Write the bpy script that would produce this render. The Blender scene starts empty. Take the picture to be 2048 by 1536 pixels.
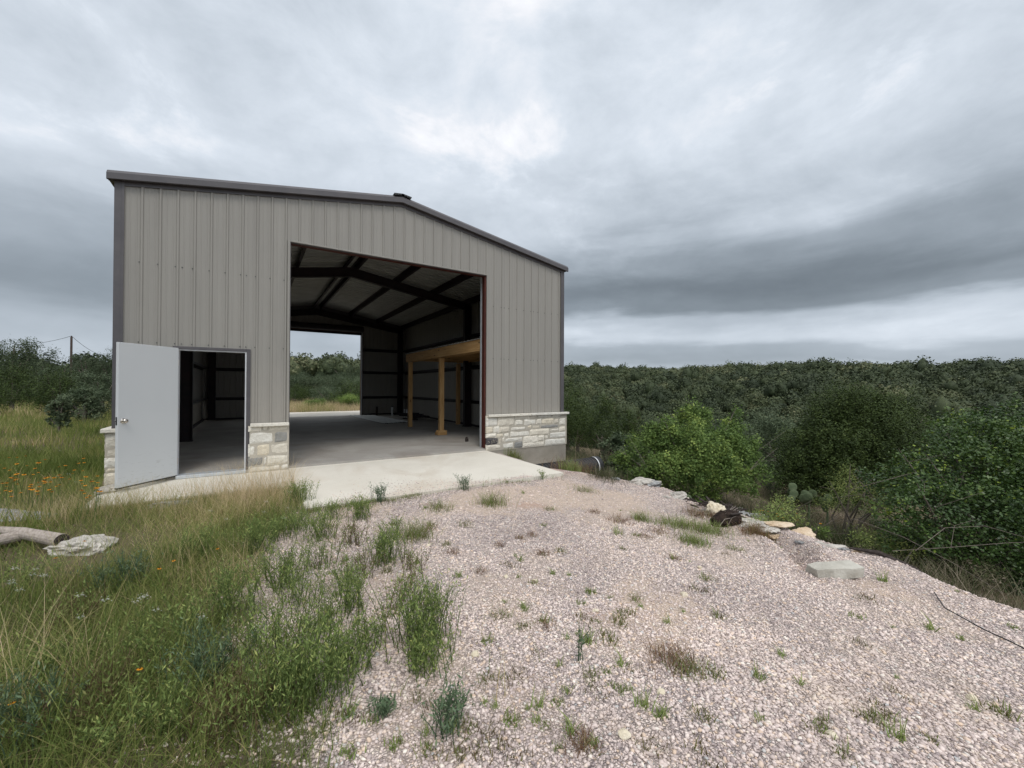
import bpy, math, random
import numpy as np
from mathutils import Vector, Matrix
random.seed(7)
rng = np.random.default_rng(7)
S = bpy.context.scene
COL = S.collection
R = math.radians

# ------------------------------------------------------------------ camera
FPX, YAW, PIT, ROL, CH = 817.4, .5672, .0079, .0042, 1.51
Fv = np.array([math.sin(YAW)*math.cos(PIT), math.cos(YAW)*math.cos(PIT), math.sin(PIT)])
R0 = np.array([math.cos(YAW), -math.sin(YAW), 0.0]); U0 = np.cross(R0, Fv)
cR, sR = math.cos(ROL), math.sin(ROL)
Rv = cR*R0 + sR*U0; Uv = cR*U0 - sR*R0
cam = bpy.data.cameras.new('camera'); camo = bpy.data.objects.new('camera', cam); COL.objects.link(camo)
M = Matrix(((Rv[0], Uv[0], -Fv[0], 0), (Rv[1], Uv[1], -Fv[1], 0), (Rv[2], Uv[2], -Fv[2], CH), (0, 0, 0, 1)))
camo.matrix_world = M
cam.sensor_width = 36; cam.lens = FPX/2048*36; cam.clip_start = .05; cam.clip_end = 9000
S.camera = camo
S.view_settings.view_transform = 'Standard'; S.view_settings.look = 'None'
S.view_settings.exposure = 0.0; S.view_settings.gamma = 1

def at(px, py, depth):
    "world point seen in the photograph (2048 px wide) at pixel px,py and that depth in metres"
    v = Fv + Rv*(px-1024)/FPX - Uv*(py-768)/FPX
    return np.array([0, 0, CH]) + v*depth

# ------------------------------------------------------------------ node helpers
def nd(nt, typ, **kw):
    n = nt.nodes.new(typ)
    ins = kw.pop('ins', {})
    for k, v in kw.items(): setattr(n, k, v)
    for k, v in ins.items():
        if isinstance(v, bpy.types.NodeSocket): nt.links.new(v, n.inputs[k])
        else: n.inputs[k].default_value = v
    return n
def ramp(nt, fac, stops, interp='LINEAR'):
    n = nt.nodes.new('ShaderNodeValToRGB'); n.color_ramp.interpolation = interp
    el = n.color_ramp.elements
    while len(el) > 1: el.remove(el[-1])
    for i, (p, c) in enumerate(stops):
        if not hasattr(c, '__len__'): c = (c, c, c)
        e = el[0] if i == 0 else el.new(p)
        e.position = p; e.color = (*c, 1)
    nt.links.new(fac, n.inputs[0]); return n
def mixc(nt, f, a, b, mode='MIX'):
    n = nt.nodes.new('ShaderNodeMix'); n.data_type = 'RGBA'; n.blend_type = mode
    for i, v in ((0, f), (6, a), (7, b)):
        if isinstance(v, bpy.types.NodeSocket): nt.links.new(v, n.inputs[i])
        else: n.inputs[i].default_value = v if i == 0 else (*v, 1) if len(v) == 3 else v
    return n.outputs[2]
def mth(nt, op, a, b=None, c=None, clamp=False):
    n = nt.nodes.new('ShaderNodeMath'); n.operation = op; n.use_clamp = clamp
    for i, v in enumerate((a, b, c)):
        if v is None: continue
        if isinstance(v, bpy.types.NodeSocket): nt.links.new(v, n.inputs[i])
        else: n.inputs[i].default_value = v
    return n.outputs[0]

# ------------------------------------------------------------------ world: overcast sky over a Nishita base
SUN_EL, SUN_AZ = 55, 200      # azimuth clockwise from +Y
w = bpy.data.worlds.new('World'); S.world = w; w.use_nodes = True
nt = w.node_tree; nt.nodes.clear()
sky = nd(nt, 'ShaderNodeTexSky', sky_type='NISHITA', sun_disc=False, sun_elevation=R(SUN_EL), sun_rotation=R(SUN_AZ))
tc = nd(nt, 'ShaderNodeTexCoord')
sep = nd(nt, 'ShaderNodeSeparateXYZ', ins={0: tc.outputs['Generated']})
X, Y, Z = sep.outputs
den = mth(nt, 'ADD', mth(nt, 'MAXIMUM', Z, 0.0), 0.55)
pc = nd(nt, 'ShaderNodeCombineXYZ', ins={0: mth(nt, 'DIVIDE', X, den), 1: mth(nt, 'DIVIDE', Y, den), 2: 3.3})
n1 = nd(nt, 'ShaderNodeTexNoise', ins={'Vector': pc.outputs[0], 'Scale': 1.5, 'Detail': 7, 'Roughness': .5, 'Distortion': .5})
n2 = nd(nt, 'ShaderNodeTexNoise', ins={'Vector': pc.outputs[0], 'Scale': 4.5, 'Detail': 9, 'Roughness': .58, 'Distortion': .3})
pe = nd(nt, 'ShaderNodeCombineXYZ', ins={0: X, 1: Y, 2: mth(nt, 'MULTIPLY', Z, 5.0)})
n3 = nd(nt, 'ShaderNodeTexNoise', ins={'Vector': pe.outputs[0], 'Scale': 2.3, 'Detail': 6, 'Roughness': .52, 'Distortion': .2})
zz = mth(nt, 'ADD', mth(nt, 'MAXIMUM', Z, 0.0), mth(nt, 'MULTIPLY', mth(nt, 'SUBTRACT', n3.outputs[0], .5), mth(nt, 'MULTIPLY_ADD', Z, .30, .075)))
ra = lambda st: ramp(nt, zz, st, 'B_SPLINE' if False else 'EASE').outputs[0]
east = ra([(0, .72), (.035, .66), (.062, .46), (.082, .50), (.105, .76), (.135, .60), (.165, .30), (.215, .24), (.27, .38), (.36, .66), (.50, .82), (.68, .84), (.80, 1.15), (1, 1.4)])
west = ra([(0, .68), (.05, .60), (.10, .54), (.17, .36), (.25, .44), (.32, .62), (.42, .74), (.56, .80), (.68, .82), (.80, 1.1), (1, 1.4)])
fe = mth(nt, 'SMOOTHSTEP', 0, 0) if False else nd(nt, 'ShaderNodeMapRange', interpolation_type='SMOOTHSTEP', ins={0: X, 1: -.15, 2: .72}).outputs[0]
base = mixc(nt, fe, west, east)
pd = nd(nt, 'ShaderNodeCombineXYZ', ins={0: X, 1: Y, 2: mth(nt, 'MULTIPLY', Z, 1.9)})
n4 = nd(nt, 'ShaderNodeTexNoise', ins={'Vector': pd.outputs[0], 'Scale': 3.4, 'Detail': 10, 'Roughness': .60, 'Distortion': .25})
lump = mth(nt, 'ADD', mth(nt, 'MULTIPLY', mth(nt, 'SUBTRACT', n4.outputs[0], .5), .85), mth(nt, 'MULTIPLY', mth(nt, 'MAXIMUM', mth(nt, 'SUBTRACT', n4.outputs[0], .56), 0.0), 1.0))
k = mth(nt, 'ADD', mth(nt, 'MULTIPLY', mth(nt, 'SUBTRACT', n1.outputs[0], .5), .70), mth(nt, 'MULTIPLY', mth(nt, 'SUBTRACT', n2.outputs[0], .5), .45))
k = mth(nt, 'ADD', k, lump)
amp = nd(nt, 'ShaderNodeMapRange', ins={0: Z, 1: .0, 2: .40, 3: .30, 4: 1.0}).outputs[0]
gain = mth(nt, 'ADD', mth(nt, 'MULTIPLY', k, amp), 1.0)
val = nd(nt, 'ShaderNodeVectorMath', operation='SCALE', ins={0: base, 'Scale': gain}).outputs[0]
val1 = nd(nt, 'ShaderNodeSeparateXYZ', ins={0: val}).outputs[0]
tint = ramp(nt, val1, [(0, (.80, .97, 1.16)), (.28, (.84, .98, 1.12)), (.55, (.875, .985, 1.11)), (.85, (.905, .985, 1.085)), (1, (.97, .99, 1.04))]).outputs[0]
south = nd(nt, 'ShaderNodeMapRange', interpolation_type='SMOOTHSTEP', ins={0: Y, 1: -.15, 2: -.8, 3: 1.0, 4: 2.0}).outputs[0]
cloud = nd(nt, 'ShaderNodeVectorMath', operation='SCALE', ins={0: mixc(nt, 1.0, val, tint, 'MULTIPLY'), 'Scale': south}).outputs[0]
b1 = nd(nt, 'ShaderNodeBackground', ins={0: cloud, 1: 1.0})
b2 = nd(nt, 'ShaderNodeBackground', ins={0: sky.outputs[0], 1: .05})
mx = nd(nt, 'ShaderNodeMixShader', ins={0: .93, 1: b2.outputs[0], 2: b1.outputs[0]})
nd(nt, 'ShaderNodeOutputWorld', ins={0: mx.outputs[0]})
sun = bpy.data.lights.new('sun', 'SUN'); sun.energy = 1.5; sun.angle = R(20); sun.color = (1, .96, .9)
so = bpy.data.objects.new('sun', sun); COL.objects.link(so)
sd = Vector((math.sin(R(SUN_AZ))*math.cos(R(SUN_EL)), math.cos(R(SUN_AZ))*math.cos(R(SUN_EL)), math.sin(R(SUN_EL))))
so.rotation_euler = sd.to_track_quat('Z', 'Y').to_euler()

# ------------------------------------------------------------------ materials
def mat(name, rough=.8, spec=.3, metal=0):
    m = bpy.data.materials.new(name); m.use_nodes = True
    nt = m.node_tree; b = nt.nodes['Principled BSDF']
    b.inputs['Roughness'].default_value = rough; b.inputs['Specular IOR Level'].default_value = spec
    b.inputs['Metallic'].default_value = metal
    return m, nt, b
def objco(nt): return nd(nt, 'ShaderNodeNewGeometry').outputs['Position']
def noise(nt, v, sc, det=4, ro=.55, dist=0): return nd(nt, 'ShaderNodeTexNoise', ins={'Vector': v, 'Scale': sc, 'Detail': det, 'Roughness': ro, 'Distortion': dist}).outputs[0]
def bump(nt, b, h, st, dist=.01):
    n = nd(nt, 'ShaderNodeBump', ins={'Height': h, 'Strength': st, 'Distance': dist}); nt.links.new(n.outputs[0], b.inputs['Normal'])
def mottled(name, c1, c2, sc=6, rough=.8, spec=.3, bst=.15, metal=0, bsc=60, bd=.004, stretch=None):
    m, nt, b = mat(name, rough, spec, metal)
    v = nd(nt, 'ShaderNodeTexCoord').outputs['Object']
    if stretch: v = nd(nt, 'ShaderNodeMapping', ins={'Vector': v, 'Scale': stretch}).outputs[0]
    n = noise(nt, v, sc, 6, .6)
    c = ramp(nt, n, [(.3, c1), (.7, c2)]).outputs[0]
    nt.links.new(c, b.inputs['Base Color'])
    if bst: bump(nt, b, noise(nt, v, bsc, 4), bst, bd)
    return m
def leafmat(name, stops, trans=.25, rough=.65, spec=.25, tip=None):
    m, nt, b = mat(name, rough, spec)
    a = nd(nt, 'ShaderNodeAttribute', attribute_name='rnd').outputs['Fac']
    c = ramp(nt, a, stops).outputs[0]
    if tip:
        t = nd(nt, 'ShaderNodeAttribute', attribute_name='tip').outputs['Fac']
        c = mixc(nt, t, c, tip)
    nt.links.new(c, b.inputs['Base Color'])
    if trans:
        tr = nd(nt, 'ShaderNodeBsdfTranslucent', ins={0: c}); mxs = nd(nt, 'ShaderNodeMixShader', ins={0: trans, 1: b.outputs[0], 2: tr.outputs[0]})
        nt.links.new(mxs.outputs[0], nt.nodes['Material Output'].inputs[0])
    return m
MT = {}
def panelmat(name, c1, c2, rough=.5, spec=.35):
    m, nt, b = mat(name, rough, spec)
    p = objco(nt)
    s = nd(nt, 'ShaderNodeMapping', ins={'Vector': p, 'Scale': (3, 3, .25)}).outputs[0]
    n = noise(nt, s, 1.6, 5, .6)
    c = ramp(nt, n, [(.3, c1), (.7, c2)]).outputs[0]
    zc = nd(nt, 'ShaderNodeSeparateXYZ', ins={0: p}).outputs[2]
    dn = noise(nt, p, 7, 5, .65)
    dust = mth(nt, 'MULTIPLY', nd(nt, 'ShaderNodeMapRange', ins={0: zc, 1: 2.0, 2: .8, 3: 0, 4: .55}).outputs[0], dn)
    c = mixc(nt, dust, c, (.36, .32, .27))
    nt.links.new(c, b.inputs['Base Color'])
    fine = nd(nt, 'ShaderNodeMapping', ins={'Vector': p, 'Scale': (1, 1, .6)}).outputs[0]
    wv = nd(nt, 'ShaderNodeMapping', ins={'Vector': p, 'Scale': (1.2, 1.2, .5)}).outputs[0]
    bump(nt, b, mth(nt, 'ADD', noise(nt, fine, 3.0, 3), mth(nt, 'MULTIPLY', noise(nt, wv, 1.3, 2), 1.6)), .35, .014)
    return m
MT['panel'] = panelmat('painted wall steel', (.225, .213, .190), (.252, .239, .213))
MT['trim'] = mottled('dark bronze trim', (.060, .056, .060), (.085, .078, .080), 3, .45, .4, .05)
MT['inner'] = mottled('galvalume underside', (.34, .34, .31), (.44, .44, .40), 2, .5, .35, 0)
MT['frame'] = mottled('dark primer steel', (.012, .010, .012), (.026, .016, .016), 4, .6, .25, .05)
MT['red_iron'] = mottled('red iron primer', (.050, .012, .008), (.085, .022, .014), 5, .55, .3, .05)
MT['galv'] = mottled('galvanised angle', (.42, .45, .47), (.55, .58, .60), 8, .4, .5, .03, .3)
MT['white_frame'] = mottled('off white jamb', (.45, .46, .47), (.55, .56, .57), 6, .5, .4, .03)
MT['door'] = None
def slabmat(name, c1, c2, dirt):
    m, nt, b = mat(name, .85, .25)
    p = objco(nt)
    c = ramp(nt, noise(nt, p, 1.1, 7, .62, .4), [(.28, c1), (.72, c2)]).outputs[0]
    st = ramp(nt, noise(nt, p, .55, 5, .6, 1.2), [(.48, 0), (.66, 1)]).outputs[0]
    c = mixc(nt, mth(nt, 'MULTIPLY', st, .6), c, dirt)
    g = ramp(nt, noise(nt, p, 140, 2), [(.25, .86), (.75, 1.1)]).outputs[0]
    c = mixc(nt, 1.0, c, g, 'MULTIPLY')
    nt.links.new(c, b.inputs['Base Color'])
    bump(nt, b, noise(nt, p, 40, 5, .7), .25, .006)
    return m
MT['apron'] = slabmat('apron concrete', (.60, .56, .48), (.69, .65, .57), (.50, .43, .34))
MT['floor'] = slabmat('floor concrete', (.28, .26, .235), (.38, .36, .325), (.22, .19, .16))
MT['found'] = slabmat('foundation concrete', (.24, .22, .19), (.34, .31, .26), (.15, .13, .10))
MT['mortar'] = mottled('mortar', (.34, .31, .255), (.44, .40, .335), 9, .95, .1, .4, 0, 120)
def stonemat():
    m, nt, b = mat('cut limestone', .9, .2)
    p = objco(nt)
    a = nd(nt, 'ShaderNodeAttribute', attribute_name='rnd').outputs['Fac']
    c = ramp(nt, a, [(0, (.58, .53, .44)), (.3, (.74, .70, .61)), (.55, (.68, .66, .60)), (.75, (.66, .58, .44)), (.89, (.78, .75, .68)), (.90, (.27, .27, .255)), (.97, (.20, .205, .20)), (.98, (.055, .055, .062)), (1, (.055, .055, .062))], 'LINEAR').outputs[0]
    n = noise(nt, p, 14, 7, .65, .8)
    c = mixc(nt, 1.0, c, ramp(nt, n, [(.25, (.74, .72, .68)), (.55, (1, 1, 1)), (.8, (1.08, 1.05, 1.0))]).outputs[0], 'MULTIPLY')
    v = nd(nt, 'ShaderNodeMapping', ins={'Vector': p, 'Rotation': (0, .5, 0), 'Scale': (1, 1, 2.4)}).outputs[0]
    cr = ramp(nt, noise(nt, v, 9, 4, .6, 2.5), [(.46, 0), (.5, 1), (.54, 0)]).outputs[0]
    c = mixc(nt, mth(nt, 'MULTIPLY', cr, .45), c, (.36, .31, .25))
    nt.links.new(c, b.inputs['Base Color'])
    bump(nt, b, noise(nt, v, 16, 7, .65, 1.2), .9, .02)
    return m
MT['stone'] = stonemat()
def woodmat():
    m, nt, b = mat('yellow pine timber', .75, .25)
    v = nd(nt, 'ShaderNodeTexCoord').outputs['Object']
    a = nd(nt, 'ShaderNodeAttribute', attribute_name='grain').outputs['Vector']
    s = nd(nt, 'ShaderNodeMapping', ins={'Vector': a, 'Scale': (1, 14, 14)}).outputs[0]
    n = noise(nt, s, 1.6, 5, .6, .6)
    c = ramp(nt, n, [(.25, (.28, .150, .055)), (.5, (.40, .235, .095)), (.75, (.49, .32, .15))]).outputs[0]
    kn = nd(nt, 'ShaderNodeTexVoronoi', ins={'Vector': nd(nt, 'ShaderNodeMapping', ins={'Vector': a, 'Scale': (1.6, 5, 5)}).outputs[0], 'Scale': 1.3})
    kf = ramp(nt, kn.outputs[0], [(.10, 1), (.17, 0)]).outputs[0]
    c = mixc(nt, mth(nt, 'MULTIPLY', kf, .85), c, (.05, .022, .008))
    nt.links.new(c, b.inputs['Base Color']); bump(nt, b, n, .3, .004)
    return m
MT['wood'] = woodmat()
def doormat():
    m, nt, b = mat('pale grey door paint', .42, .4)
    p = nd(nt, 'ShaderNodeTexCoord').outputs['Object']
    c = mixc(nt, noise(nt, p, 1.3, 5), (.48, .495, .50), (.53, .54, .545))
    sc = nd(nt, 'ShaderNodeMapping', ins={'Vector': p, 'Rotation': (0, .6, 0), 'Scale': (1, 1, 7)}).outputs[0]
    z = nd(nt, 'ShaderNodeSeparateXYZ', ins={0: p}).outputs[2]
    low = nd(nt, 'ShaderNodeMapRange', ins={0: z, 1: .6, 2: .1, 3: 0, 4: 1}).outputs[0]
    sf = mth(nt, 'MULTIPLY', ramp(nt, noise(nt, sc, 9, 4, .6, .8), [(.60, 0), (.66, 1)]).outputs[0], low)
    c = mixc(nt, mth(nt, 'MULTIPLY', sf, .5), c, (.25, .24, .22))
    nt.links.new(c, b.inputs['Base Color'])
    return m
MT['door'] = doormat()
MT['chrome'] = mottled('satin nickel', (.5, .46, .42), (.6, .56, .5), 3, .28, .5, 0, .95)
MT['black_metal'] = mottled('black metal', (.015, .015, .015), (.03, .03, .03), 3, .5, .4, 0)
MT['white_plastic'] = mottled('white plastic', (.55, .56, .56), (.68, .69, .69), 5, .5, .4, 0)
MT['black_plastic'] = mottled('black corrugated plastic', (.012, .013, .014), (.03, .03, .032), 6, .45, .4, .1)
MT['char'] = mottled('charred wood', (.010, .008, .007), (.05, .035, .028), 20, .95, .1, .8, 0, 60, .02)
MT['darkwood'] = mottled('weathered dark timber', (.028, .022, .020), (.075, .062, .055), 8, .9, .15, .6, 0, 60, .01, (1, 6, 6))
MT['greywood'] = mottled('bleached dead wood', (.25, .21, .18), (.46, .40, .35), 6, .9, .15, .7, 0, 30, .01, (8, 1.2, 8))
MT['lime'] = mottled('weathered limestone', (.30, .28, .25), (.62, .58, .52), 9, .95, .1, .9, 0, 28, .03)
MT['limegrey'] = mottled('pitted grey limestone', (.16, .16, .16), (.50, .50, .49), 16, .95, .1, 1, 0, 34, .04)
MT['boulder'] = mottled('cream limestone', (.55, .47, .33), (.72, .66, .54), 5, .95, .1, .7, 0, 30, .02)
MT['tanrock'] = mottled('tan limestone', (.45, .33, .21), (.66, .55, .42), 6, .95, .1, .8, 0, 30, .02)
MT['block'] = mottled('grey cut stone block', (.36, .34, .29), (.52, .50, .44), 7, .92, .15, .7, 0, 45, .012)
MT['bark'] = mottled('grey bark', (.10, .085, .07), (.22, .19, .16), 9, .95, .1, .6, 0, 40, .02, (2, 2, .6))
MT['pole'] = mottled('treated pole', (.06, .045, .04), (.10, .075, .065), 5, .9, .1, .2)
MT['shingle'] = mottled('grey metal roof', (.16, .17, .18), (.24, .25, .26), 3, .6, .3, 0)
MT['stucco'] = mottled('pale stucco', (.40, .38, .34), (.50, .47, .43), 3, .9, .2, 0)
MT['glass'] = mottled('dark window glass', (.02, .025, .03), (.04, .05, .06), 3, .1, .5, 0)
MT['oak'] = leafmat('live oak leaves', [(0, (0.0363, 0.0524, 0.0264)), (0.5, (0.0674, 0.0931, 0.0456)), (0.85, (0.1011, 0.1257, 0.0672)), (1, (0.1426, 0.163, 0.096))])
MT['oak_pale'] = leafmat('pale oak leaves', [(0, (0.0528, 0.0792, 0.0396)), (0.5, (0.099, 0.132, 0.0726)), (1, (0.1716, 0.2112, 0.1188))])
MT['juniper'] = leafmat('juniper sprays', [(0, (0.0193, 0.0336, 0.0077)), (0.5, (0.0428, 0.0674, 0.0127)), (0.9, (0.0707, 0.1034, 0.023)), (1, (0.1019, 0.1322, 0.0383))], .04)
MT['bright'] = leafmat('bright green shrub leaves', [(0, (0.0659, 0.1119, 0.0289)), (0.5, (0.1413, 0.2164, 0.0563)), (0.88, (0.2451, 0.3282, 0.0884)), (1, (0.4148, 0.4924, 0.1285))], .35)
MT['glossy'] = leafmat('dark glossy shrub leaves', [(0, (0.0241, 0.0508, 0.0124)), (0.55, (0.055, 0.1014, 0.0231)), (0.9, (0.103, 0.1664, 0.0355)), (0.97, (0.1374, 0.198, 0.0222)), (1, (0.2269, 0.3043, 0.0373))], .2, .42, .4)
MT['wood_far'] = leafmat('far wood leaves', [(0, (0.0314, 0.0448, 0.0209)), (0.45, (0.0627, 0.0815, 0.0372)), (0.8, (0.1004, 0.1158, 0.0534)), (1, (0.1648, 0.1645, 0.0871))], .1)
GR = [(0, (0.0926, 0.1277, 0.0296)), (0.3, (0.1653, 0.2171, 0.0524)), (0.52, (0.2579, 0.2809, 0.0821)), (0.68, (0.357, 0.3256, 0.1311)), (0.84, (0.4893, 0.383, 0.2109)), (1, (0.6612, 0.5235, 0.3306))]
MT['grass'] = leafmat('mixed wild grass', GR, .4)
MT['slope'] = leafmat('slope weeds', [(0, (.035, .055, .018)), (.35, (.065, .085, .030)), (.6, (.11, .105, .055)), (.8, (.17, .14, .095)), (1, (.27, .23, .17))], .25)
MT['dry'] = leafmat('dry tan grass', [(0, (0.169, 0.13, 0.0845)), (0.5, (0.286, 0.2275, 0.156)), (1, (0.442, 0.364, 0.26))], .25)
MT['rust'] = leafmat('rusty dry weeds', [(0, (0.09, 0.045, 0.027)), (0.5, (0.195, 0.1125, 0.0675)), (0.8, (0.3, 0.21, 0.105)), (1, (0.15, 0.195, 0.06))], .2)
MT['weed'] = leafmat('green weed leaves', [(0, (0.1106, 0.1592, 0.0475)), (0.5, (0.2054, 0.2759, 0.0821)), (1, (0.3791, 0.4033, 0.1296))], .3)
MT['tuft'] = leafmat('small weed leaves', [(0, (0.1138, 0.0769, 0.0413)), (0.35, (0.1708, 0.171, 0.0578)), (0.7, (0.1708, 0.2479, 0.066)), (1, (0.2846, 0.3248, 0.1155))], .25)
MT['blueweed'] = leafmat('blue green weed leaves', [(0, (0.0703, 0.1115, 0.0607)), (0.5, (0.122, 0.1799, 0.0982)), (1, (0.2111, 0.2698, 0.1517))], .25)
MT['cactus'] = mottled('cactus pad', (.075, .11, .055), (.14, .17, .095), 12, .7, .2, .3, 0, 60)
MT['petal'] = leafmat('orange petals', [(0, (.60, .22, .01)), (1, (.80, .38, .02))], .3)
MT['wpetal'] = leafmat('white petals', [(0, (.5, .52, .45)), (1, (.75, .76, .7))], .3)
MT['eye'] = mottled('dark flower centre', (.05, .015, .005), (.10, .04, .01), 9, .9, .1, 0)
MT['screw'] = mottled('screw heads', (.05, .05, .05), (.09, .085, .08), 9, .5, .4, 0)

# ------------------------------------------------------------------ mesh helpers
def link(name, me, m=None, parent=None, smooth=False):
    o = bpy.data.objects.new(name, me); COL.objects.link(o)
    if m is not None:
        for x in (m if isinstance(m, (list, tuple)) else [m]): me.materials.append(MT[x] if isinstance(x, str) else x)
    if parent is not None: o.parent = parent
    if smooth: me.polygons.foreach_set('use_smooth', [True]*len(me.polygons))
    return o
def npmesh(name, V, Fc, attrs=None):
    V = np.asarray(V, np.float32); Fc = np.asarray(Fc, np.int32)
    me = bpy.data.meshes.new(name); k = Fc.shape[1]
    me.vertices.add(len(V)); me.vertices.foreach_set('co', V.ravel())
    me.loops.add(Fc.size); me.loops.foreach_set('vertex_index', Fc.ravel())
    me.polygons.add(len(Fc)); me.polygons.foreach_set('loop_start', np.arange(0, Fc.size, k, dtype=np.int32))
    me.update(calc_edges=True)
    for n, a in (attrs or {}).items():
        t = me.attributes.new(n, 'FLOAT', 'POINT'); t.data.foreach_set('value', np.asarray(a, np.float32))
    return me
class MB:
    def __init__(s): s.v = []; s.f = []; s.r = []; s.g = []; s.mi = []
    def add(s, vs, fs, rnd=0., grain=None, mi=0):
        n = len(s.v); s.v += [tuple(map(float, v)) for v in vs]; s.f += [tuple(i+n for i in f) for f in fs]
        s.r += [rnd]*len(vs); s.g += (grain if grain is not None else [(0, 0, 0)]*len(vs)); s.mi += [mi]*len(fs)
    def box(s, a, b, rnd=0., mi=0, axis=0):
        (x0, y0, z0), (x1, y1, z1) = a, b
        vs = [(x, y, z) for z in (z0, z1) for y in (y0, y1) for x in (x0, x1)]
        o = random.random()*50
        g = [tuple(np.roll(np.array(v)-np.array(a), -axis)+np.array([0, o, o*.7])) for v in vs]
        s.add(vs, [(0, 2, 3, 1), (4, 5, 7, 6), (0, 1, 5, 4), (2, 6, 7, 3), (0, 4, 6, 2), (1, 3, 7, 5)], rnd, g, mi)
    def prism(s, poly, axis, a, b, rnd=0, mi=0):
        "poly: list of (u,v) in the plane normal to axis; axis 0: (y,z), 1: (x,z), 2: (x,y)"
        def P(u, v, w): return {0: (w, u, v), 1: (u, w, v), 2: (u, v, w)}[axis]
        n = len(poly); vs = [P(u, v, a) for u, v in poly]+[P(u, v, b) for u, v in poly]
        fs = [tuple(range(n)), tuple(range(2*n-1, n-1, -1))]+[(i, i+n, (i+1) % n+n, (i+1) % n) for i in range(n)]
        s.add(vs, fs, rnd, None, mi)
    def bar(s, p, q, wdt, hgt, up=(0, 0, 1), rnd=0, mi=0):
        p, q = Vector(p), Vector(q); d = (q-p).normalized(); r = d.cross(Vector(up)).normalized(); u = r.cross(d)
        vs = [c+r*sx*wdt/2+u*sz*hgt/2 for c in (p, q) for sz in (-1, 1) for sx in (-1, 1)]
        L = (q-p).length; o = random.random()*50
        g = [(0 if i < 4 else L, o+(wdt if i & 1 else 0), o+(hgt if i & 2 else 0)) for i in range(8)]
        s.add(vs, [(0, 2, 3, 1), (4, 5, 7, 6), (0, 1, 5, 4), (2, 6, 7, 3), (0, 4, 6, 2), (1, 3, 7, 5)], rnd, g, mi)
    def tube(s, pts, rad, n=8, caps=True, rnd=0, mi=0):
        pts = [Vector(p) for p in pts]; rad = rad if hasattr(rad, '__len__') else [rad]*len(pts)
        vs = []; ref = Vector((.13, .31, .94))
        for i, p in enumerate(pts):
            d = (pts[min(i+1, len(pts)-1)]-pts[max(i-1, 0)]).normalized()
            a = d.cross(ref);
            if a.length < .05: a = d.cross(Vector((1, 0, 0)))
            a.normalize(); b = d.cross(a)
            for k in range(n):
                t = 2*math.pi*k/n; vs.append(p+(a*math.cos(t)+b*math.sin(t))*rad[i])
        fs = [(i*n+k, i*n+(k+1) % n, (i+1)*n+(k+1) % n, (i+1)*n+k) for i in range(len(pts)-1) for k in range(n)]
        if caps: fs += [tuple(range(n-1, -1, -1)), tuple(range((len(pts)-1)*n, len(pts)*n))]
        s.add(vs, fs, rnd, None, mi)
    def build(s, name, m, parent=None, bevel=0, smooth=False, seg=1):
        me = bpy.data.meshes.new(name); me.from_pydata(s.v, [], s.f)
        a = me.attributes.new('rnd', 'FLOAT', 'POINT'); a.data.foreach_set('value', s.r)
        g = me.attributes.new('grain', 'FLOAT_VECTOR', 'POINT'); g.data.foreach_set('vector', np.array(s.g, np.float32).ravel())
        o = link(name, me, m, parent, smooth)
        if any(s.mi): me.polygons.foreach_set('material_index', s.mi)
        if bevel:
            b = o.modifiers.new('bevel', 'BEVEL'); b.width = bevel; b.segments = seg; b.limit_method = 'ANGLE'
        return o
def tag(o, label=None, cat=None, group=None, kind=None):
    if label: o['label'] = label
    if cat: o['category'] = cat
    if group: o['group'] = group
    if kind: o['kind'] = kind
    return o
def empty(name, loc=(0, 0, 0), rz=0):
    o = bpy.data.objects.new(name, None); COL.objects.link(o); o.location = loc; o.rotation_euler = (0, 0, rz); o.empty_display_size = .2
    return o
def copy_tree(o, parent=None):
    c = o.copy(); COL.objects.link(c)
    if parent is not None: c.parent = parent
    for ch in list(o.children): copy_tree(ch, c)
    return c

# ------------------------------------------------------------------ terrain
def ss(a, b, x):
    t = np.clip((np.asarray(x, float)-a)/(b-a), 0, 1); return t*t*(3-2*t)
def lat(ix, iy, sd):
    h = (ix.astype(np.int64)*374761393+iy.astype(np.int64)*668265263+sd*974634777) & 0x7fffffff
    h = ((h ^ (h >> 13))*1274126177) & 0x7fffffff
    return ((h ^ (h >> 16)) & 0xffff)/65535.
def vn(x, y, sc, sd=0):
    x = np.asarray(x, float)*sc+1000; y = np.asarray(y, float)*sc+1000
    ix, iy = np.floor(x), np.floor(y); fx, fy = x-ix, y-iy; fx = fx*fx*(3-2*fx); fy = fy*fy*(3-2*fy)
    a, b, c, d = lat(ix, iy, sd), lat(ix+1, iy, sd), lat(ix, iy+1, sd), lat(ix+1, iy+1, sd)
    return (a*(1-fx)+b*fx)*(1-fy)+(c*(1-fx)+d*fx)*fy-.5
def edge(y): return np.interp(y, [-30, -2, .6, 2, 3, 4, 5, 5.6, 6.1, 6.6, 9, 24, 30, 60, 200], [6.2, 5.6, 5.35, 5.6, 5.75, 5.9, 5.95, 5.6, 5.05, 4.9, 5.1, 6.0, 9, 16, 40])
GULLY = [((5.50, 2.62), (5.13, 2.16)), ((5.13, 2.16), (4.62, 1.86))]
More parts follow.
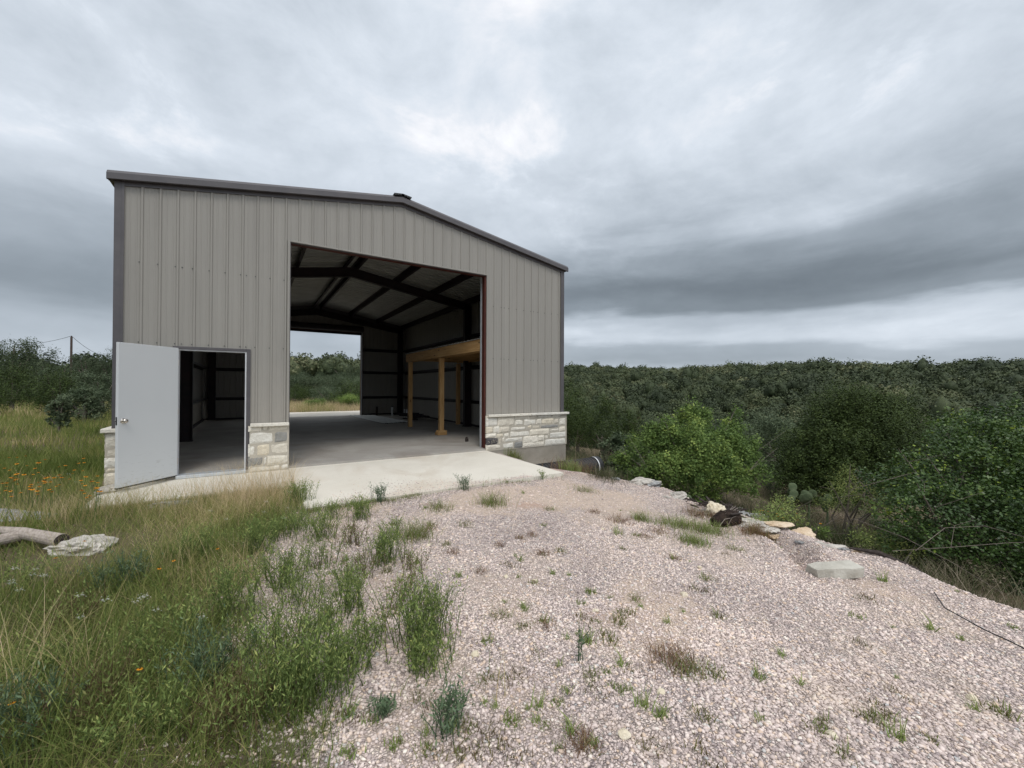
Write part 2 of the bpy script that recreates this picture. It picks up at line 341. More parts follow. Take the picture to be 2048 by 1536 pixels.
def H(x, y):
    x = np.asarray(x, float); y = np.asarray(y, float)
    s = x-edge(y)+.55*vn(x, y, 1.25, 5)*ss(7, 6, y)
    z = -.10-.42*ss(0, .9, s)-.15*np.maximum(s-.9, 0)-.05*ss(1.5, 5.5, x)*ss(5.6, 4, y)*1.6
    z = z+.05*vn(x, y, .9, 1)*ss(0.5, 3, np.abs(y-8))+.018*vn(x, y, 4, 2)
    z = z-.25*ss(1.0, 6, s)*vn(x, y, .8, 3)-.042*np.maximum(x-3, 0)*ss(6.3, 5.2, y)+.03*np.exp(-((y-5.75)/.45)**2)*ss(.3, 1, x)*ss(5.2, 4.6, x)
    near = (x > 3) & (x < 6.5) & (y > 1) & (y < 3.5)
    for (a, b), (c, d) in GULLY:
        L2 = (c-a)**2+(d-b)**2; t = np.clip(((x-a)*(c-a)+(y-b)*(d-b))/L2, 0, 1)
        dd = np.hypot(x-a-t*(c-a), y-b-t*(d-b)); z = z-np.where(near, .12*np.exp(-(dd/.12)**2), 0)+np.where(near, .03*np.exp(-((dd-.25)/.12)**2), 0)
    # under slabs keep clear of the concrete
    slab = ss(-1.95, -1.7, x)*ss(7.5, 7.2, x)*ss(8.6, 8.95, y)*ss(23.2, 22.6, y)
    apr = ss(.75, 1.0, x)*ss(4.85, 4.7, x)*ss(5.75, 6.0, y)*ss(8.9, 8.6, y)
    z = np.where(slab > 0, np.minimum(z, -.12)-.25*slab, z)-.16*apr
    r = np.hypot(x, y); az = np.degrees(np.arctan2(x, y))
    we = ss(14, 34, az)*ss(179, 150, az)
    top = np.interp(az, [30, 45, 60, 72, 84, 110], [8.5, 8.0, 6.0, 6.2, 5.4, 4])
    ze = np.interp(r, [0, 25, 45, 70, 100, 140, 180], [-2, -5, -9.5, -12.5, -9.5, -4.5, 0])
    ze = ze + (top)*ss(150, 265, r)-8*ss(400, 2500, r)
    zw = np.interp(r, [0, 45, 90, 150, 250, 600, 4000], [-.1, -.1, 2.2, 6.0, 8.0, 6, -5])*np.interp(az, [-40, -6, 1, 8, 20], [.05, .10, .80, .62, .8])
    zr = zw*(1-we)+ze*we+ss(40, 120, r)*2.2*vn(x, y, .02, 9)+we*ss(90, 160, r)*(4.5*vn(x, y, .011, 14)+2.5*vn(x, y, .03, 15))
    k = ss(22, 45, r)*we+ss(40, 60, r)*(1-we)
    return z*(1-k)+zr*k
def h1(x, y): return float(H(np.array([x]), np.array([y]))[0])

def hit(px, py):
    "ground point seen at a pixel of the photograph"
    v = at(px, py, 1)-np.array([0, 0, CH]); t = np.linspace(2, 90, 4000); P = v[None]*t[:, None]; P[:, 2] += CH
    b_ = P[:, 2] < H(P[:, 0], P[:, 1]); k_ = np.argmax(b_) if b_.any() else None
    return None if k_ is None else (float(P[k_, 0]), float(P[k_, 1]))
def axis_coords(a, b, st, lo, hi, g=1.09):
    c = list(np.arange(a, b+1e-6, st)); d = st
    while c[-1] < hi: d *= g; c.append(c[-1]+d)
    d = st
    while c[0] > lo: d *= g; c.insert(0, c[0]-d)
    return np.array(c)
gx = axis_coords(-4.5, 8.5, .06, -3200, 3200); gy = axis_coords(.2, 11, .06, -3200, 3200)
GX, GY = np.meshgrid(gx, gy); GZ = H(GX, GY)
nx, ny = len(gx), len(gy); idx = np.arange(nx*ny).reshape(ny, nx)
FF = np.stack([idx[:-1, :-1], idx[:-1, 1:], idx[1:, 1:], idx[1:, :-1]], -1).reshape(-1, 4)
def grassy(x, y):
    "0..1 how far the ground is taken over by grass"
    x = np.asarray(x, float); y = np.asarray(y, float)
    b = np.interp(y, [-3, 1, 1.7, 2.3, 3, 4, 5, 6, 6.8, 7.3, 9], [-.3, -.12, -.05, .0, .0, .05, .20, .45, .62, .45, -1.9])
    g = ss(.28, -.12, x-b+.5*vn(x, y, 1.6, 21)+.3*vn(x, y, 4, 22))
    far = ss(26.2, 27.2, y+.8*vn(x, y, .5, 23))
    side = ss(1.0, 2.2, x-edge(y)+.6*vn(x, y, 1.2, 24))*ss(3.5, 2, -y)
    out = ss(-1.9, -2.4, x)
    return np.clip(np.maximum.reduce([g*ss(24, 20, y), far, side, out]), 0, 1)
def sandy(x, y):
    "bare tan fines where the crushed stone has washed away"
    a = np.exp(-(((x-3.3)/1.5)**2+((y-5.15)/.55)**2))*1.2+np.exp(-(((x-4.5)/.9)**2+((y-4.5)/.5)**2))*1.1+.8*np.exp(-(((x-2.6)/.5)**2+((y-1.9)/.35)**2))+.7*np.exp(-(((x-1.1)/.5)**2+((y-5.6)/.3)**2))+.6*np.exp(-(((x-4.9)/.6)**2+((y-1.35)/.35)**2))
    return np.clip(ss(.30, .85, a+.9*vn(x, y, 1.5, 91)+.5*vn(x, y, 4.3, 92))+.55*ss(.22, .42, vn(x, y, 1.05, 93)+.3*vn(x, y, 3.2, 94)), 0, 1)
me = npmesh('ground', np.stack([GX, GY, GZ], -1).reshape(-1, 3), FF, {'veg': grassy(GX, GY).ravel(), 'sand': .8*sandy(GX, GY).ravel()})
def yard_tone(nt, p, c):
    "dusty, washed and packed areas of the crushed stone"
    c = mixc(nt, 1.0, c, ramp(nt, noise(nt, p, .9, 5, .6, .4), [(.32, (.88, .88, .885)), (.5, (1.03, 1.035, 1.03)), (.68, (1.13, 1.125, 1.10))]).outputs[0], 'MULTIPLY')
    d = ramp(nt, noise(nt, nd(nt, 'ShaderNodeMapping', ins={'Vector': p, 'Location': (7, 2, 0)}).outputs[0], 1.5, 6, .65, .6), [(.50, 0), (.68, .42)]).outputs[0]
    return mixc(nt, d, c, (.56, .46, .37))
def groundmat():
    m, nt, b = mat('gravel and soil', .92, .2)
    p = objco(nt); veg = nd(nt, 'ShaderNodeAttribute', attribute_name='veg').outputs['Fac']
    wv = nd(nt, 'ShaderNodeTexNoise', ins={'Vector': p, 'Scale': 25, 'Detail': 2})
    pw = nd(nt, 'ShaderNodeVectorMath', operation='ADD', ins={0: p, 1: nd(nt, 'ShaderNodeVectorMath', operation='SCALE', ins={0: wv.outputs[1], 'Scale': .012}).outputs[0]}).outputs[0]
    v1 = nd(nt, 'ShaderNodeTexVoronoi', ins={'Vector': pw, 'Scale': 62}); v1e = nd(nt, 'ShaderNodeTexVoronoi', feature='DISTANCE_TO_EDGE', ins={'Vector': pw, 'Scale': 62})
    cs = nd(nt, 'ShaderNodeSeparateColor', ins={0: v1.outputs['Color']})
    c = ramp(nt, cs.outputs[0], STONE_COL).outputs[0]
    gap = ramp(nt, v1e.outputs[0], [(0, .45), (.07, .75), (.16, 1.0)]).outputs[0]
    c = mixc(nt, 1.0, c, gap, 'MULTIPLY')
    c = yard_tone(nt, p, c)
    # sandy fines showing through in patches
    sm = mth(nt, 'MULTIPLY', nd(nt, 'ShaderNodeAttribute', attribute_name='sand').outputs['Fac'], mth(nt, 'MULTIPLY_ADD', noise(nt, p, 14, 4), .9, .25), clamp=True)
    sc = mixc(nt, noise(nt, p, 60, 3), (.46, .34, .25), (.62, .50, .39))
    c = mixc(nt, sm, c, sc)
    red = ramp(nt, noise(nt, nd(nt, 'ShaderNodeMapping', ins={'Vector': p, 'Location': (3, 1, 0)}).outputs[0], .9, 4), [(.62, 0), (.72, .35)]).outputs[0]
    c = mixc(nt, red, c, (.38, .20, .15))
    soil = mixc(nt, noise(nt, p, 9, 6, .65), (.07, .056, .032), (.22, .175, .11))
    far = nd(nt, 'ShaderNodeMapRange', interpolation_type='SMOOTHSTEP', ins={0: nd(nt, 'ShaderNodeVectorMath', operation='LENGTH', ins={0: p}).outputs['Value'], 1: 12, 2: 60}).outputs[0]
    grs = mixc(nt, noise(nt, p, .8, 8, .7), (.050, .062, .022), (.15, .13, .07))
    soil = mixc(nt, far, soil, grs)
    c = mixc(nt, veg, c, soil)
    nt.links.new(c, b.inputs['Base Color'])
    hh = mth(nt, 'ADD', mth(nt, 'MULTIPLY', ramp(nt, v1e.outputs[0], [(0, 0), (.25, 1)]).outputs[0], mth(nt, 'SUBTRACT', 1.0, mth(nt, 'MULTIPLY', sm, .8))), mth(nt, 'MULTIPLY', noise(nt, p, 30, 5), .6))
    bump(nt, b, hh, .8, .012)
    return m
STONE_COL = [(0, (0.2837, 0.2338, 0.2285)), (0.12, (0.4202, 0.3482, 0.3284)), (0.35, (0.5463, 0.4527, 0.4142)), (0.6, (0.6514, 0.5472, 0.5046)), (0.8, (0.7564, 0.6466, 0.5903)), (0.9, (0.6304, 0.4775, 0.3618)), (0.96, (0.8195, 0.7362, 0.6475)), (1, (0.4623, 0.4576, 0.457))]
g = link('ground', me, groundmat(), smooth=True); tag(g, kind='structure')

# ------------------------------------------------------------------ the metal building
XL, YF, Wd, Ln = -1.833, 8.85, 9.144, 13.85
XR, YB, XC = XL+Wd, YF+Ln, XL+Wd/2
DL, DR, DH = XC-2.134, XC+2.134, 4.267
EZ, RZ = 4.86, 5.62       # underside of the roof at the eave and at the ridge
def roofz(x): return EZ+(RZ-EZ)*(1-abs(x-XC)/(Wd/2))
WX0, WX1, WH = -1.06, -.08, 2.13   # walk door opening
CAPZ = .82
bld = tag(empty('metal_building', (XL, YF, 0)), 'grey ribbed metal workshop with open front and stone base', 'building')
def BP(mb, name, m, parent=None, **kw):
    "build a part given in world coordinates under the building"
    o = mb.build(name, m, None, **kw); o.parent = parent or bld
    q = parent or bld; off = Vector((0, 0, 0))
    while q is not None: off += q.location; q = q.parent
    o.location = -off
    return o
SP = .2286
def prof():
    "panel profile over one rib spacing (u, height)"
    return [(0, .019), (.011, .019), (.024, 0), (.068, 0), (.074, .0035), (.088, .0035), (.094, 0), (.150, 0), (.156, .0035), (.170, .0035), (.176, 0), (.2046, 0), (.2176, .019)]
def wall_panel(u0, u1, top, openings, pos, first, zb):
    """ribbed sheet: u along the wall, openings = [(ua, ub, z0, z1)], pos(u, h, z) -> xyz"""
    us = set([round(u0, 4), round(u1, 4)]); n = int((u1-u0)/SP)+3; P = []
    for i in range(-2, n):
        for u, h in prof(): P.append((first+i*SP+u, h))
    P.sort(); pu = np.array([p[0] for p in P]); ph = np.array([p[1] for p in P])
    for u in pu:
        if u0 < u < u1: us.add(round(float(u), 4))
    for a, b, *_ in openings: us.add(round(a, 4)); us.add(round(b, 4))
    us = sorted(us); mb = MB(); 
    for a, b in zip(us[:-1], us[1:]):
        if b-a < 1e-4: continue
        ha, hb = np.interp([a, b], pu, ph); mid = (a+b)/2
        segs = [(zb, None)]
        for (ua, ub, z0, z1) in openings:
            if ua-1e-4 <= mid <= ub+1e-4:
                segs = ([(zb, z0)] if z0 > zb else [])+[(z1, None)]
        for z0, z1 in segs:
            ta, tb = (top(a), top(b)) if z1 is None else (z1, z1)
            za = zb_of(z0, mid); 
            mb.add([pos(a, ha, za), pos(b, hb, za), pos(b, hb, tb), pos(a, ha, ta)], [(0, 1, 2, 3)])
    return mb
def zb_of(z0, mid): return z0
rib0 = XL+.312
TOPF = lambda u: roofz(u)-.04
fw = wall_panel(XL, XR, TOPF, [(DL, DR, -1, DH), (WX0-.06, WX1+.06, -1, WH+.05)], lambda u, h, z: (u, YF-h, z), rib0-.0055, CAPZ-.03)
# screws: two rows of heads
for zs, step in ((3.52, 1), (2.22, 1)):
    for i in range(-1, 40):
        for du in (-.035, .055):
            if du > 0 and i % 4 != 2: continue
            u = rib0+i*SP+du
            if u < XL+.12 or u > XR-.1 or (DL-.04 < u < DR+.04): continue
            fw.box((u-.008, YF-.009, zs-.008), (u+.008, YF+.0, zs+.008), mi=1)
front = BP(fw, 'front_wall', ['panel', 'screw'])
bw = wall_panel(XL, XR, TOPF, [(DL, DR, -1, DH)], lambda u, h, z: (u, YB+h, z), rib0, -.1)
back = BP(bw, 'back_wall', ['panel'])
for nm, xx, sg in (('side_wall', XL, -1), ('side_wall', XR, 1)):
    sw = wall_panel(YF, YB, lambda u: EZ-.02, [], lambda u, h, z: (xx+sg*h, u, z), YF+.1, -.05 if sg > 0 else CAPZ-.03)
    BP(sw, nm, ['panel'])
# roof: outer ribbed sheet and its pale underside
def roof_sheet(dz, ribs, m, name, y0, y1, over):
    mb = MB()
    for sg in (-1, 1):
        xe = XC+sg*(Wd/2+over); ze = roofz(XC+sg*Wd/2)-(RZ-EZ)/(Wd/2)*over
        us = [y0]; n = int((y1-y0)/SP)+2; P = sorted([(y0+i*SP+u, h) for i in range(n) for u, h in prof()])
        if ribs > 1: n = int((y1-y0)/.30)+2; P = [(y0+i*.30+u, h) for i in range(n) for u, h in ((0, 0), (.010, .034), (.085, .034), (.095, 0))]
        P = [(u, h) for u, h in P if u <= y1]
        for (a, ha), (b, hb) in zip(P[:-1], P[1:]):
            mb.add([(xe, a, ze+dz+ha*ribs), (xe, b, ze+dz+hb*ribs), (XC, b, RZ+dz+hb*ribs), (XC, a, RZ+dz+ha*ribs)], [(0, 1, 2, 3)])
    return BP(mb, name, m)
roof = roof_sheet(.030, 1, ['trim'], 'roof', YF-.04, YB+.05, .06)
roof_sheet(-.004, 1.6, ['inner'], 'roof_underside', YF+.01, YB-.01, -.02)
# ridge cap
rc = MB(); 
for sg in (-1, 1):
    rc.add([(XC, YF-.13, RZ+.075), (XC, YB+.12, RZ+.075), (XC+sg*.19, YB+.12, RZ+.048), (XC+sg*.19, YF-.13, RZ+.048), (XC+sg*.19, YB+.12, RZ+.030), (XC+sg*.19, YF-.13, RZ+.030)], [(0, 1, 2, 3), (3, 2, 4, 5)])
    for i in range(3):
        a = XC+sg*(.03+i*.055); rc.box((min(a, a+sg*.04), YF-.128, RZ+.035-.01*i), (max(a, a+sg*.04), YF-.09, RZ+.065-.008*i))
rcap = BP(rc, 'ridge_cap', ['black_metal'])
# rake trim on both gables
def rake(ya, yb, yin):
    mb = MB()
    for sg in (-1, 1):
        for k in range(1):
            x0, x1 = XC, XC+sg*(Wd/2+.10)
            z0, z1 = RZ+.045, EZ+.045-.016
            def ln(z, dz, y0, y1, y2, dz2): pass
            rows = [(ya+ (yb-ya)*.35, 0.0), (ya, -.055), (ya, -.150), (ya+(yb-ya)*.22, -.158), (ya+(yb-ya)*.22, -.135), (yb, -.135), (yb, 0)]
            vs = [(x0, y, z0+d) for y, d in rows]+[(x1, y, z1+d) for y, d in rows]; n = len(rows)
            mb.add(vs, [(i, (i+1) % n, n+(i+1) % n, n+i) for i in range(n)]+[tuple(range(n-1, -1, -1)), tuple(range(n, 2*n))])
            # lower lip against the wall
            ls = [(yin, -.135), (yin, -.215), (yb, -.215), (yb, -.135)]
            vs = [(x0, y, z0+d) for y, d in ls]+[(XC+sg*Wd/2, y, EZ+.045+d) for y, d in ls]
            mb.add(vs, [(i, (i+1) % 4, 4+(i+1) % 4, 4+i) for i in range(4)]+[(3, 2, 1, 0), (4, 5, 6, 7)])
    return mb
BP(rake(YF-.115, YF+.02, YF-.022), 'rake_trim', ['trim'])
BP(rake(YB+.115, YB-.02, YB+.022), 'rake_trim', ['trim'])
for sg in (-1, 1):
    e = MB(); xe = XC+sg*(Wd/2+.09); xi = XC+sg*(Wd/2+.001)
    e.prism([(min(xe, xi), EZ-.11), (max(xe, xi), EZ-.11), (max(xe, xi), EZ+.02), (min(xe, xi), EZ+.02)], 1, YF-.02, YB+.02)
    BP(e, 'eave_trim', ['trim'])
for cx_, cy_, sy in ((XL, YF, -1), (XR, YF, -1), (XL, YB, 1), (XR, YB, 1)):
    e = MB(); sx = -1 if cx_ == XL else 1
    xo, xi = cx_+sx*.025, cx_-sx*.095
    yo, yi = cy_+sy*.026, cy_-sy*.095
    zt = EZ-.075; zb = CAPZ-.02 if sy < 0 else -.1
    e.box((min(xo, xi), min(yo, cy_+sy*.021), zb), (max(xo, xi), max(yo, cy_+sy*.021), zt))
    e.box((min(xo, cx_+sx*.0205), min(cy_+sy*.0208, yi), zb), (max(xo, cx_+sx*.0205), max(cy_+sy*.0208, yi), zt))
    e.box((min(xi, xi+sx*.028), min(cy_+sy*.0265, cy_+sy*.034), zb), (max(xi, xi+sx*.028), max(cy_+sy*.0265, cy_+sy*.034), zt))
    BP(e, 'corner_trim', ['trim'])
# opening trims of the front wall
def ring(x0, x1, z0, z1, y0, y1, t, m, name, bottom=False):
    e = MB(); e.box((x0-t, y0, z0), (x0, y1, z1)); e.box((x1, y0, z0), (x1+t, y1, z1)); e.box((x0-t, y0, z1+.0005), (x1+t, y1, z1+t))
    return BP(e, name, m, bevel=.003)
e = MB(); e.box((DL-.045, YF-.028, CAPZ-.02), (DL-.004, YF+.01, DH+.03)); e.box((DR+.004, YF-.028, CAPZ-.02), (DR+.03, YF+.01, DH+.03)); e.box((DL-.003, YF-.028, DH), (DR+.003, YF+.01, DH+.03))
BP(e, 'opening_trim', ['panel'], bevel=.003)
e = MB(); e.box((DL-.003, YF-.012, 0), (DL+.008, YF+.20, DH-.001)); e.box((DL, YF+.0, DH-.012), (DR, YF+.03, DH-.001))
BP(e, 'opening_liner', ['trim'])
# big door framing in red primer: right jamb, header, back door framing
e = MB(); e.box((DR-.002, YF+.012, -.01), (DR+.07, YF+.215, DH+.19)); e.box((DR-.04, YF+.014, 0), (DR-.0025, YF+.022, DH-.014)); BP(e, 'door_jamb', ['red_iron'], bevel=.004)
e = MB(); e.box((DL-.07, YF+.212, -.01), (DL-.004, YF+.28, DH+.19)); BP(e, 'door_jamb', ['red_iron'])
e = MB(); e.box((DL, YF+.031, DH-.003), (DR-.003, YF+.205, DH+.19)); BP(e, 'door_header', ['red_iron'], bevel=.004)
e = MB(); e.box((DR-.006, YF+.222, 0), (DR+.05, YF+.231, DH+.1)); e.box((DR-.006, YF+.232, 0), (DR+.0, YF+.30, DH+.1)); BP(e, 'door_track', ['galv'])
for sx in (-1, 1):
    xx = DL if sx < 0 else DR
    e = MB(); e.box((min(xx, xx+sx*.10), YB-.21, 0), (max(xx, xx+sx*.10), YB-.01, DH+.2)); BP(e, 'door_jamb', ['red_iron'], bevel=.004)
    e = MB(); e.box((min(xx+sx*.0, xx+sx*.06), YB-.23, 0), (max(xx, xx+sx*.06), YB-.212, DH+.1)); BP(e, 'door_track', ['galv'])
e = MB(); e.box((DL, YB-.20, DH), (DR, YB-.012, DH+.2)); BP(e, 'door_header', ['red_iron'], bevel=.004)
e = MB(); e.tube([(DL-.05, YB-.42, DH+.22), (DR+.05, YB-.42, DH+.22)], .16, 20); e.box((DL, YB-.235, DH-.06), (DR, YB-.218, DH+.03)); BP(e, 'rolled_door', ['frame'])
# steel frame
FRY = [YF+.25, 14.15, YB-.16]
for i, fy in enumerate(FRY):
    for sg in (-1, 1):
        xo = XC+sg*(Wd/2-.21); xi = xo-sg*.26
        e = MB(); t = .16
        lo, hi = min(xo, xi), max(xo, xi)
        e.box((lo, fy-.004, 0), (hi, fy+.004, EZ-.22)); 
        e.box((xo-.006, fy-t/2, 0), (xo+.006, fy+t/2, EZ-.2)); e.box((xi-.006, fy-t/2, 0), (xi+.006, fy+t/2, EZ-.34)); e.box((lo-.02, fy-.11, .0), (hi+.02, fy+.11, .016))
        BP(e, 'column', ['frame'])
        e = MB()
        def rz(x, d): return roofz(x)-d
        xa, xb = xo, XC
        for (d0, d1, y0, y1) in ((.205, .215, -t/2, t/2), (.215, None, -.004, .004), (None, None, -t/2, t/2)):
            if d0 == .205: q = [(xa, rz(xa, d0)), (xb, rz(xb, d0)), (xb, rz(xb, d1)), (xa, rz(xa, d1))]
            elif d1 is None and d0 is not None: q = [(xa, rz(xa, .215)), (xb, rz(xb, .215)), (xb, rz(xb, .50)), (xa, rz(xa, .46))]
            else: q = [(xa, rz(xa, .46)), (xb, rz(xb, .50)), (xb, rz(xb, .512)), (xa, rz(xa, .472))]
            e.prism(q, 1, fy+y0, fy+y1)
        BP(e, 'rafter', ['frame'])
for xs in (XC-.15, XC+.15, XC-1.55, XC+1.55, XC-2.95, XC+2.95, XC-4.30, XC+4.30):
    e = MB(); zt = roofz(xs)-.006
    e.box((xs-.0015, YF+.03, zt-.19), (xs+.0015, YB-.03, zt)); sg = 1 if xs > XC else -1
    e.box((min(xs, xs+sg*.07), YF+.03, zt-.194), (max(xs, xs+sg*.07), YB-.03, zt-.189)); e.box((min(xs-sg*.07, xs), YF+.03, zt-.012), (max(xs-sg*.07, xs), YB-.03, zt-.008))
    BP(e, 'purlin', ['frame'])
def girt(p, q, nrm):
    e = MB(); p, q, n = Vector(p), Vector(q), Vector(nrm)
    for off, wd, th in ((n*.10, .20, .004), ):
        e.bar(p+off, q+off, .20, .004)
    e.bar(p+n*.198+Vector((0, 0, .035)), q+n*.198+Vector((0, 0, .035)), .004, .07); e.bar(p+n*.004-Vector((0, 0, .035)), q+n*.004-Vector((0, 0, .035)), .004, .07)
    return e
for z in (.93, 2.26, 3.46):
    BP(girt((XR-.003, YF+.03, z), (XR-.003, YB-.03, z), (-1, 0, 0)), 'girt', ['frame'])
    BP(girt((XL+.003, YF+.03, z), (XL+.003, YB-.03, z), (1, 0, 0)), 'girt', ['frame'])
    BP(girt((DR+.1, YB-.004, z), (XR-.21, YB-.004, z), (0, -1, 0)), 'girt', ['frame'])
    BP(girt((DL-.1, YB-.004, z), (XL+.21, YB-.004, z), (0, -1, 0)), 'girt', ['frame'])
    BP(girt((DR+.08, YF+.004, z), (XR-.21, YF+.004, z), (0, 1, 0)), 'girt', ['frame'])
e = MB()
for a, b in (((XR-.10, YF+.1, 0), (XR-.005, YB-.1, .06)), ((XL+.005, YF+.1, 0), (XL+.10, YB-.1, .06)), ((DR+.1, YB-.10, 0), (XR-.11, YB-.005, .06)), ((XL+.11, YB-.10, 0), (DL-.1, YB-.005, .06))): e.box(a, b)
BP(e, 'base_angle', ['frame'])
# walk door frame (dark outer trim, white jamb), leaf, knob
e = MB()
e.box((WX0-.06, YF-.032, -.04), (WX0, YF+.02, WH+.05)); e.box((WX1, YF-.032, -.04), (WX1+.06, YF+.02, WH+.05)); e.box((WX0+.0003, YF-.032, WH), (WX1-.0003, YF+.02, WH+.05))
dfr = BP(e, 'door_frame', ['trim'], bevel=.003)
e = MB()
e.box((WX1-.022, YF-.02, 0), (WX1-.0005, YF+.12, WH-.001)); e.box((WX0+.0005, YF-.02, 0), (WX0+.022, YF+.12, WH-.001)); e.box((WX0+.0225, YF-.018, WH-.016), (WX1-.0225, YF+.12, WH-.001))
BP(e, 'door_liner', ['white_frame'], dfr)
e = MB(); e.box((WX0, YF-.09, -.05), (WX1, YF+.12, .004)); BP(e, 'threshold', ['galv'], dfr, bevel=.004)
e = MB(); e.box((WX1-.026, YF+.0, .93), (WX1-.0225, YF+.035, 1.05)); BP(e, 'strike_plate', ['black_metal'], dfr)
hx, hy = WX0+.005, YF-.045
dang = math.atan2(8.112-hy, -1.66-hx)    # the leaf stands wide open
door = empty('door', (hx-XL, hy-YF, .0), dang); door.parent = bld
e = MB(); e.box((0, -.0222, .015), (.914, .0222, 2.145)); lf = e.build('door_leaf', 'door', door, bevel=.003)
e = MB(); e.box((0, -.0215, -.005), (.914, .0215, .0148)); e.build('door_sweep', 'black_metal', door)
for sy in (-1, 1):
    e = MB(); e.tube([(.845, sy*.0222, .99), (.845, sy*.027, .99)], [.038, .036], 18); e.tube([(.845, sy*.027, .99), (.845, sy*.050, .99), (.845, sy*.056, .99), (.845, sy*.068, .99), (.845, sy*.082, .99), (.845, sy*.088, .99)], [.013, .013, .028, .034, .030, .014], 18)
    e.build('door_knob', 'chrome', door, smooth=True)
e = MB(); e.box((.9142, -.012, .93), (.9165, .012, 1.05)); e.tube([(.9165, 0, .99), (.928, 0, .99)], .008, 10); e.build('latch_plate', 'black_metal', door)
for zz_ in (.25, 1.08, 1.9):
    e = MB(); e.tube([(-.006, .018, zz_-.05), (-.006, .018, zz_+.05)], .007, 10); e.build('hinge', 'chrome', door)

# ------------------------------------------------------------------ stone base
ST_R = "4.85,5.06,0.76,0.80,0;5.06,5.66,0.76,0.80,0;5.67,6.13,0.69,0.79,0;6.15,6.38,0.70,0.79,0;6.39,6.87,0.70,0.78,0;6.89,7.32,0.70,0.77,0;4.85,5.16,0.55,0.75,0;5.17,5.66,0.53,0.75,0;5.68,5.95,0.53,0.68,0;5.97,6.34,0.53,0.67,0;6.34,6.51,0.53,0.67,0;6.52,6.92,0.53,0.67,0;6.93,7.11,0.52,0.66,0;7.12,7.35,0.47,0.67,0;4.85,5.03,0.39,0.53,0;5.04,5.20,0.38,0.53,0;5.21,5.51,0.37,0.51,0;5.53,6.02,0.40,0.50,0;6.04,6.19,0.42,0.52,0;6.21,6.47,0.41,0.52,0;6.48,7.10,0.41,0.51,1;7.12,7.35,0.29,0.44,0;4.85,5.12,0.27,0.36,0;5.13,5.33,0.26,0.35,0;5.34,5.49,0.25,0.35,0;5.52,6.13,0.24,0.39,0;6.14,6.77,0.24,0.40,0;6.78,7.10,0.31,0.39,0;6.79,7.35,0.13,0.29,0;4.86,5.19,0.09,0.26,2;5.19,5.28,0.08,0.24,0;5.29,5.36,0.14,0.24,0;5.37,5.91,0.12,0.23,0;5.92,6.39,0.05,0.24,0;6.40,6.60,0.08,0.23,0;6.62,6.75,0.12,0.23,0;4.85,5.27,-0.03,0.09,0;5.29,5.63,-0.04,0.11,0;5.65,5.90,-0.04,0.11,1;5.92,6.61,-0.05,0.08,0;6.63,7.35,-0.06,0.12,0"
ST_L = "-0.04,0.15,0.69,0.78,0;0.16,0.26,0.69,0.78,0;0.27,0.59,0.69,0.78,0;-0.02,0.35,0.46,0.67,0;0.36,0.59,0.46,0.67,1;-0.04,0.06,0.24,0.45,0;0.08,0.28,0.24,0.44,0;0.29,0.59,0.24,0.45,0;-0.04,0.19,0.06,0.22,1;0.20,0.24,0.07,0.21,0;0.26,0.59,0.06,0.22,0;-0.03,0.46,-0.05,0.05,0;0.47,0.59,-0.05,0.05,0"
def parse(s): return [tuple(map(float, q.split(','))) for q in s.split(';')]
def rough_stone(mb, place, x0, x1, z0, z1, rnd, depth=.055):
    "a split-faced block: front face grid pushed in and out; place(u, d, z) -> xyz with d outward"
    nxs = max(3, int((x1-x0)/.05)+2); nzs = max(3, int((z1-z0)/.05)+2)
    vs = []; fs = []; ofs = random.random()*.012; tilt = random.uniform(-.012, .012)
    sx = random.random()*99
    for j in range(nzs):
        for i in range(nxs):
            u = x0+(x1-x0)*i/(nxs-1); z = z0+(z1-z0)*j/(nzs-1)
            ed = i in (0, nxs-1) or j in (0, nzs-1)
            d = depth+ofs+tilt*(i/(nxs-1)-.5)+(-.014 if ed else .018*float(vn(u+sx, z, 14, 3))+.004)
            if ed: u += random.uniform(-.003, .003); z += random.uniform(-.003, .003)
            vs.append(place(u, d, z))
    for j in range(nzs-1):
        for i in range(nxs-1): a = j*nxs+i; fs.append((a, a+1, a+nxs+1, a+nxs))
    n = len(vs); b = [(i, 0) for i in range(nxs)]+[(nxs-1, j) for j in range(1, nzs)]+[(i, nzs-1) for i in range(nxs-2, -1, -1)]+[(0, j) for j in range(nzs-2, 0, -1)]
    for i, j in b:
        u = x0+(x1-x0)*i/(nxs-1); z = z0+(z1-z0)*j/(nzs-1); vs.append(place(u, 0, z))
    for k_ in range(len(b)):
        a = b[k_][1]*nxs+b[k_][0]; c = b[(k_+1) % len(b)]; c = c[1]*nxs+c[0]
        fs.append((a, n+k_, n+(k_+1) % len(b), c))
    mb.add(vs, fs, rnd)
def colour(k_): return random.uniform(0, .885) if k_ == 0 else random.uniform(.905, .96) if k_ == 1 else .99
def auto_stones(u0, u1, z0, z1):
    out = []; z = z0
    while z < z1-.05:
        hh = min(random.choice([.09, .12, .15, .2]), z1-z)
        if z1-z-hh < .06: hh = z1-z
        u = u0
        while u < u1-.02:
            ww = random.choice([.16, .24, .33, .48])
            if u1-u-ww < .12: ww = u1-u
            out.append((u+.006, u+ww-.006, z+.006, z+hh-.006, 1 if random.random() < .1 else 0)); u += ww
        z += hh
    return out
wain = []
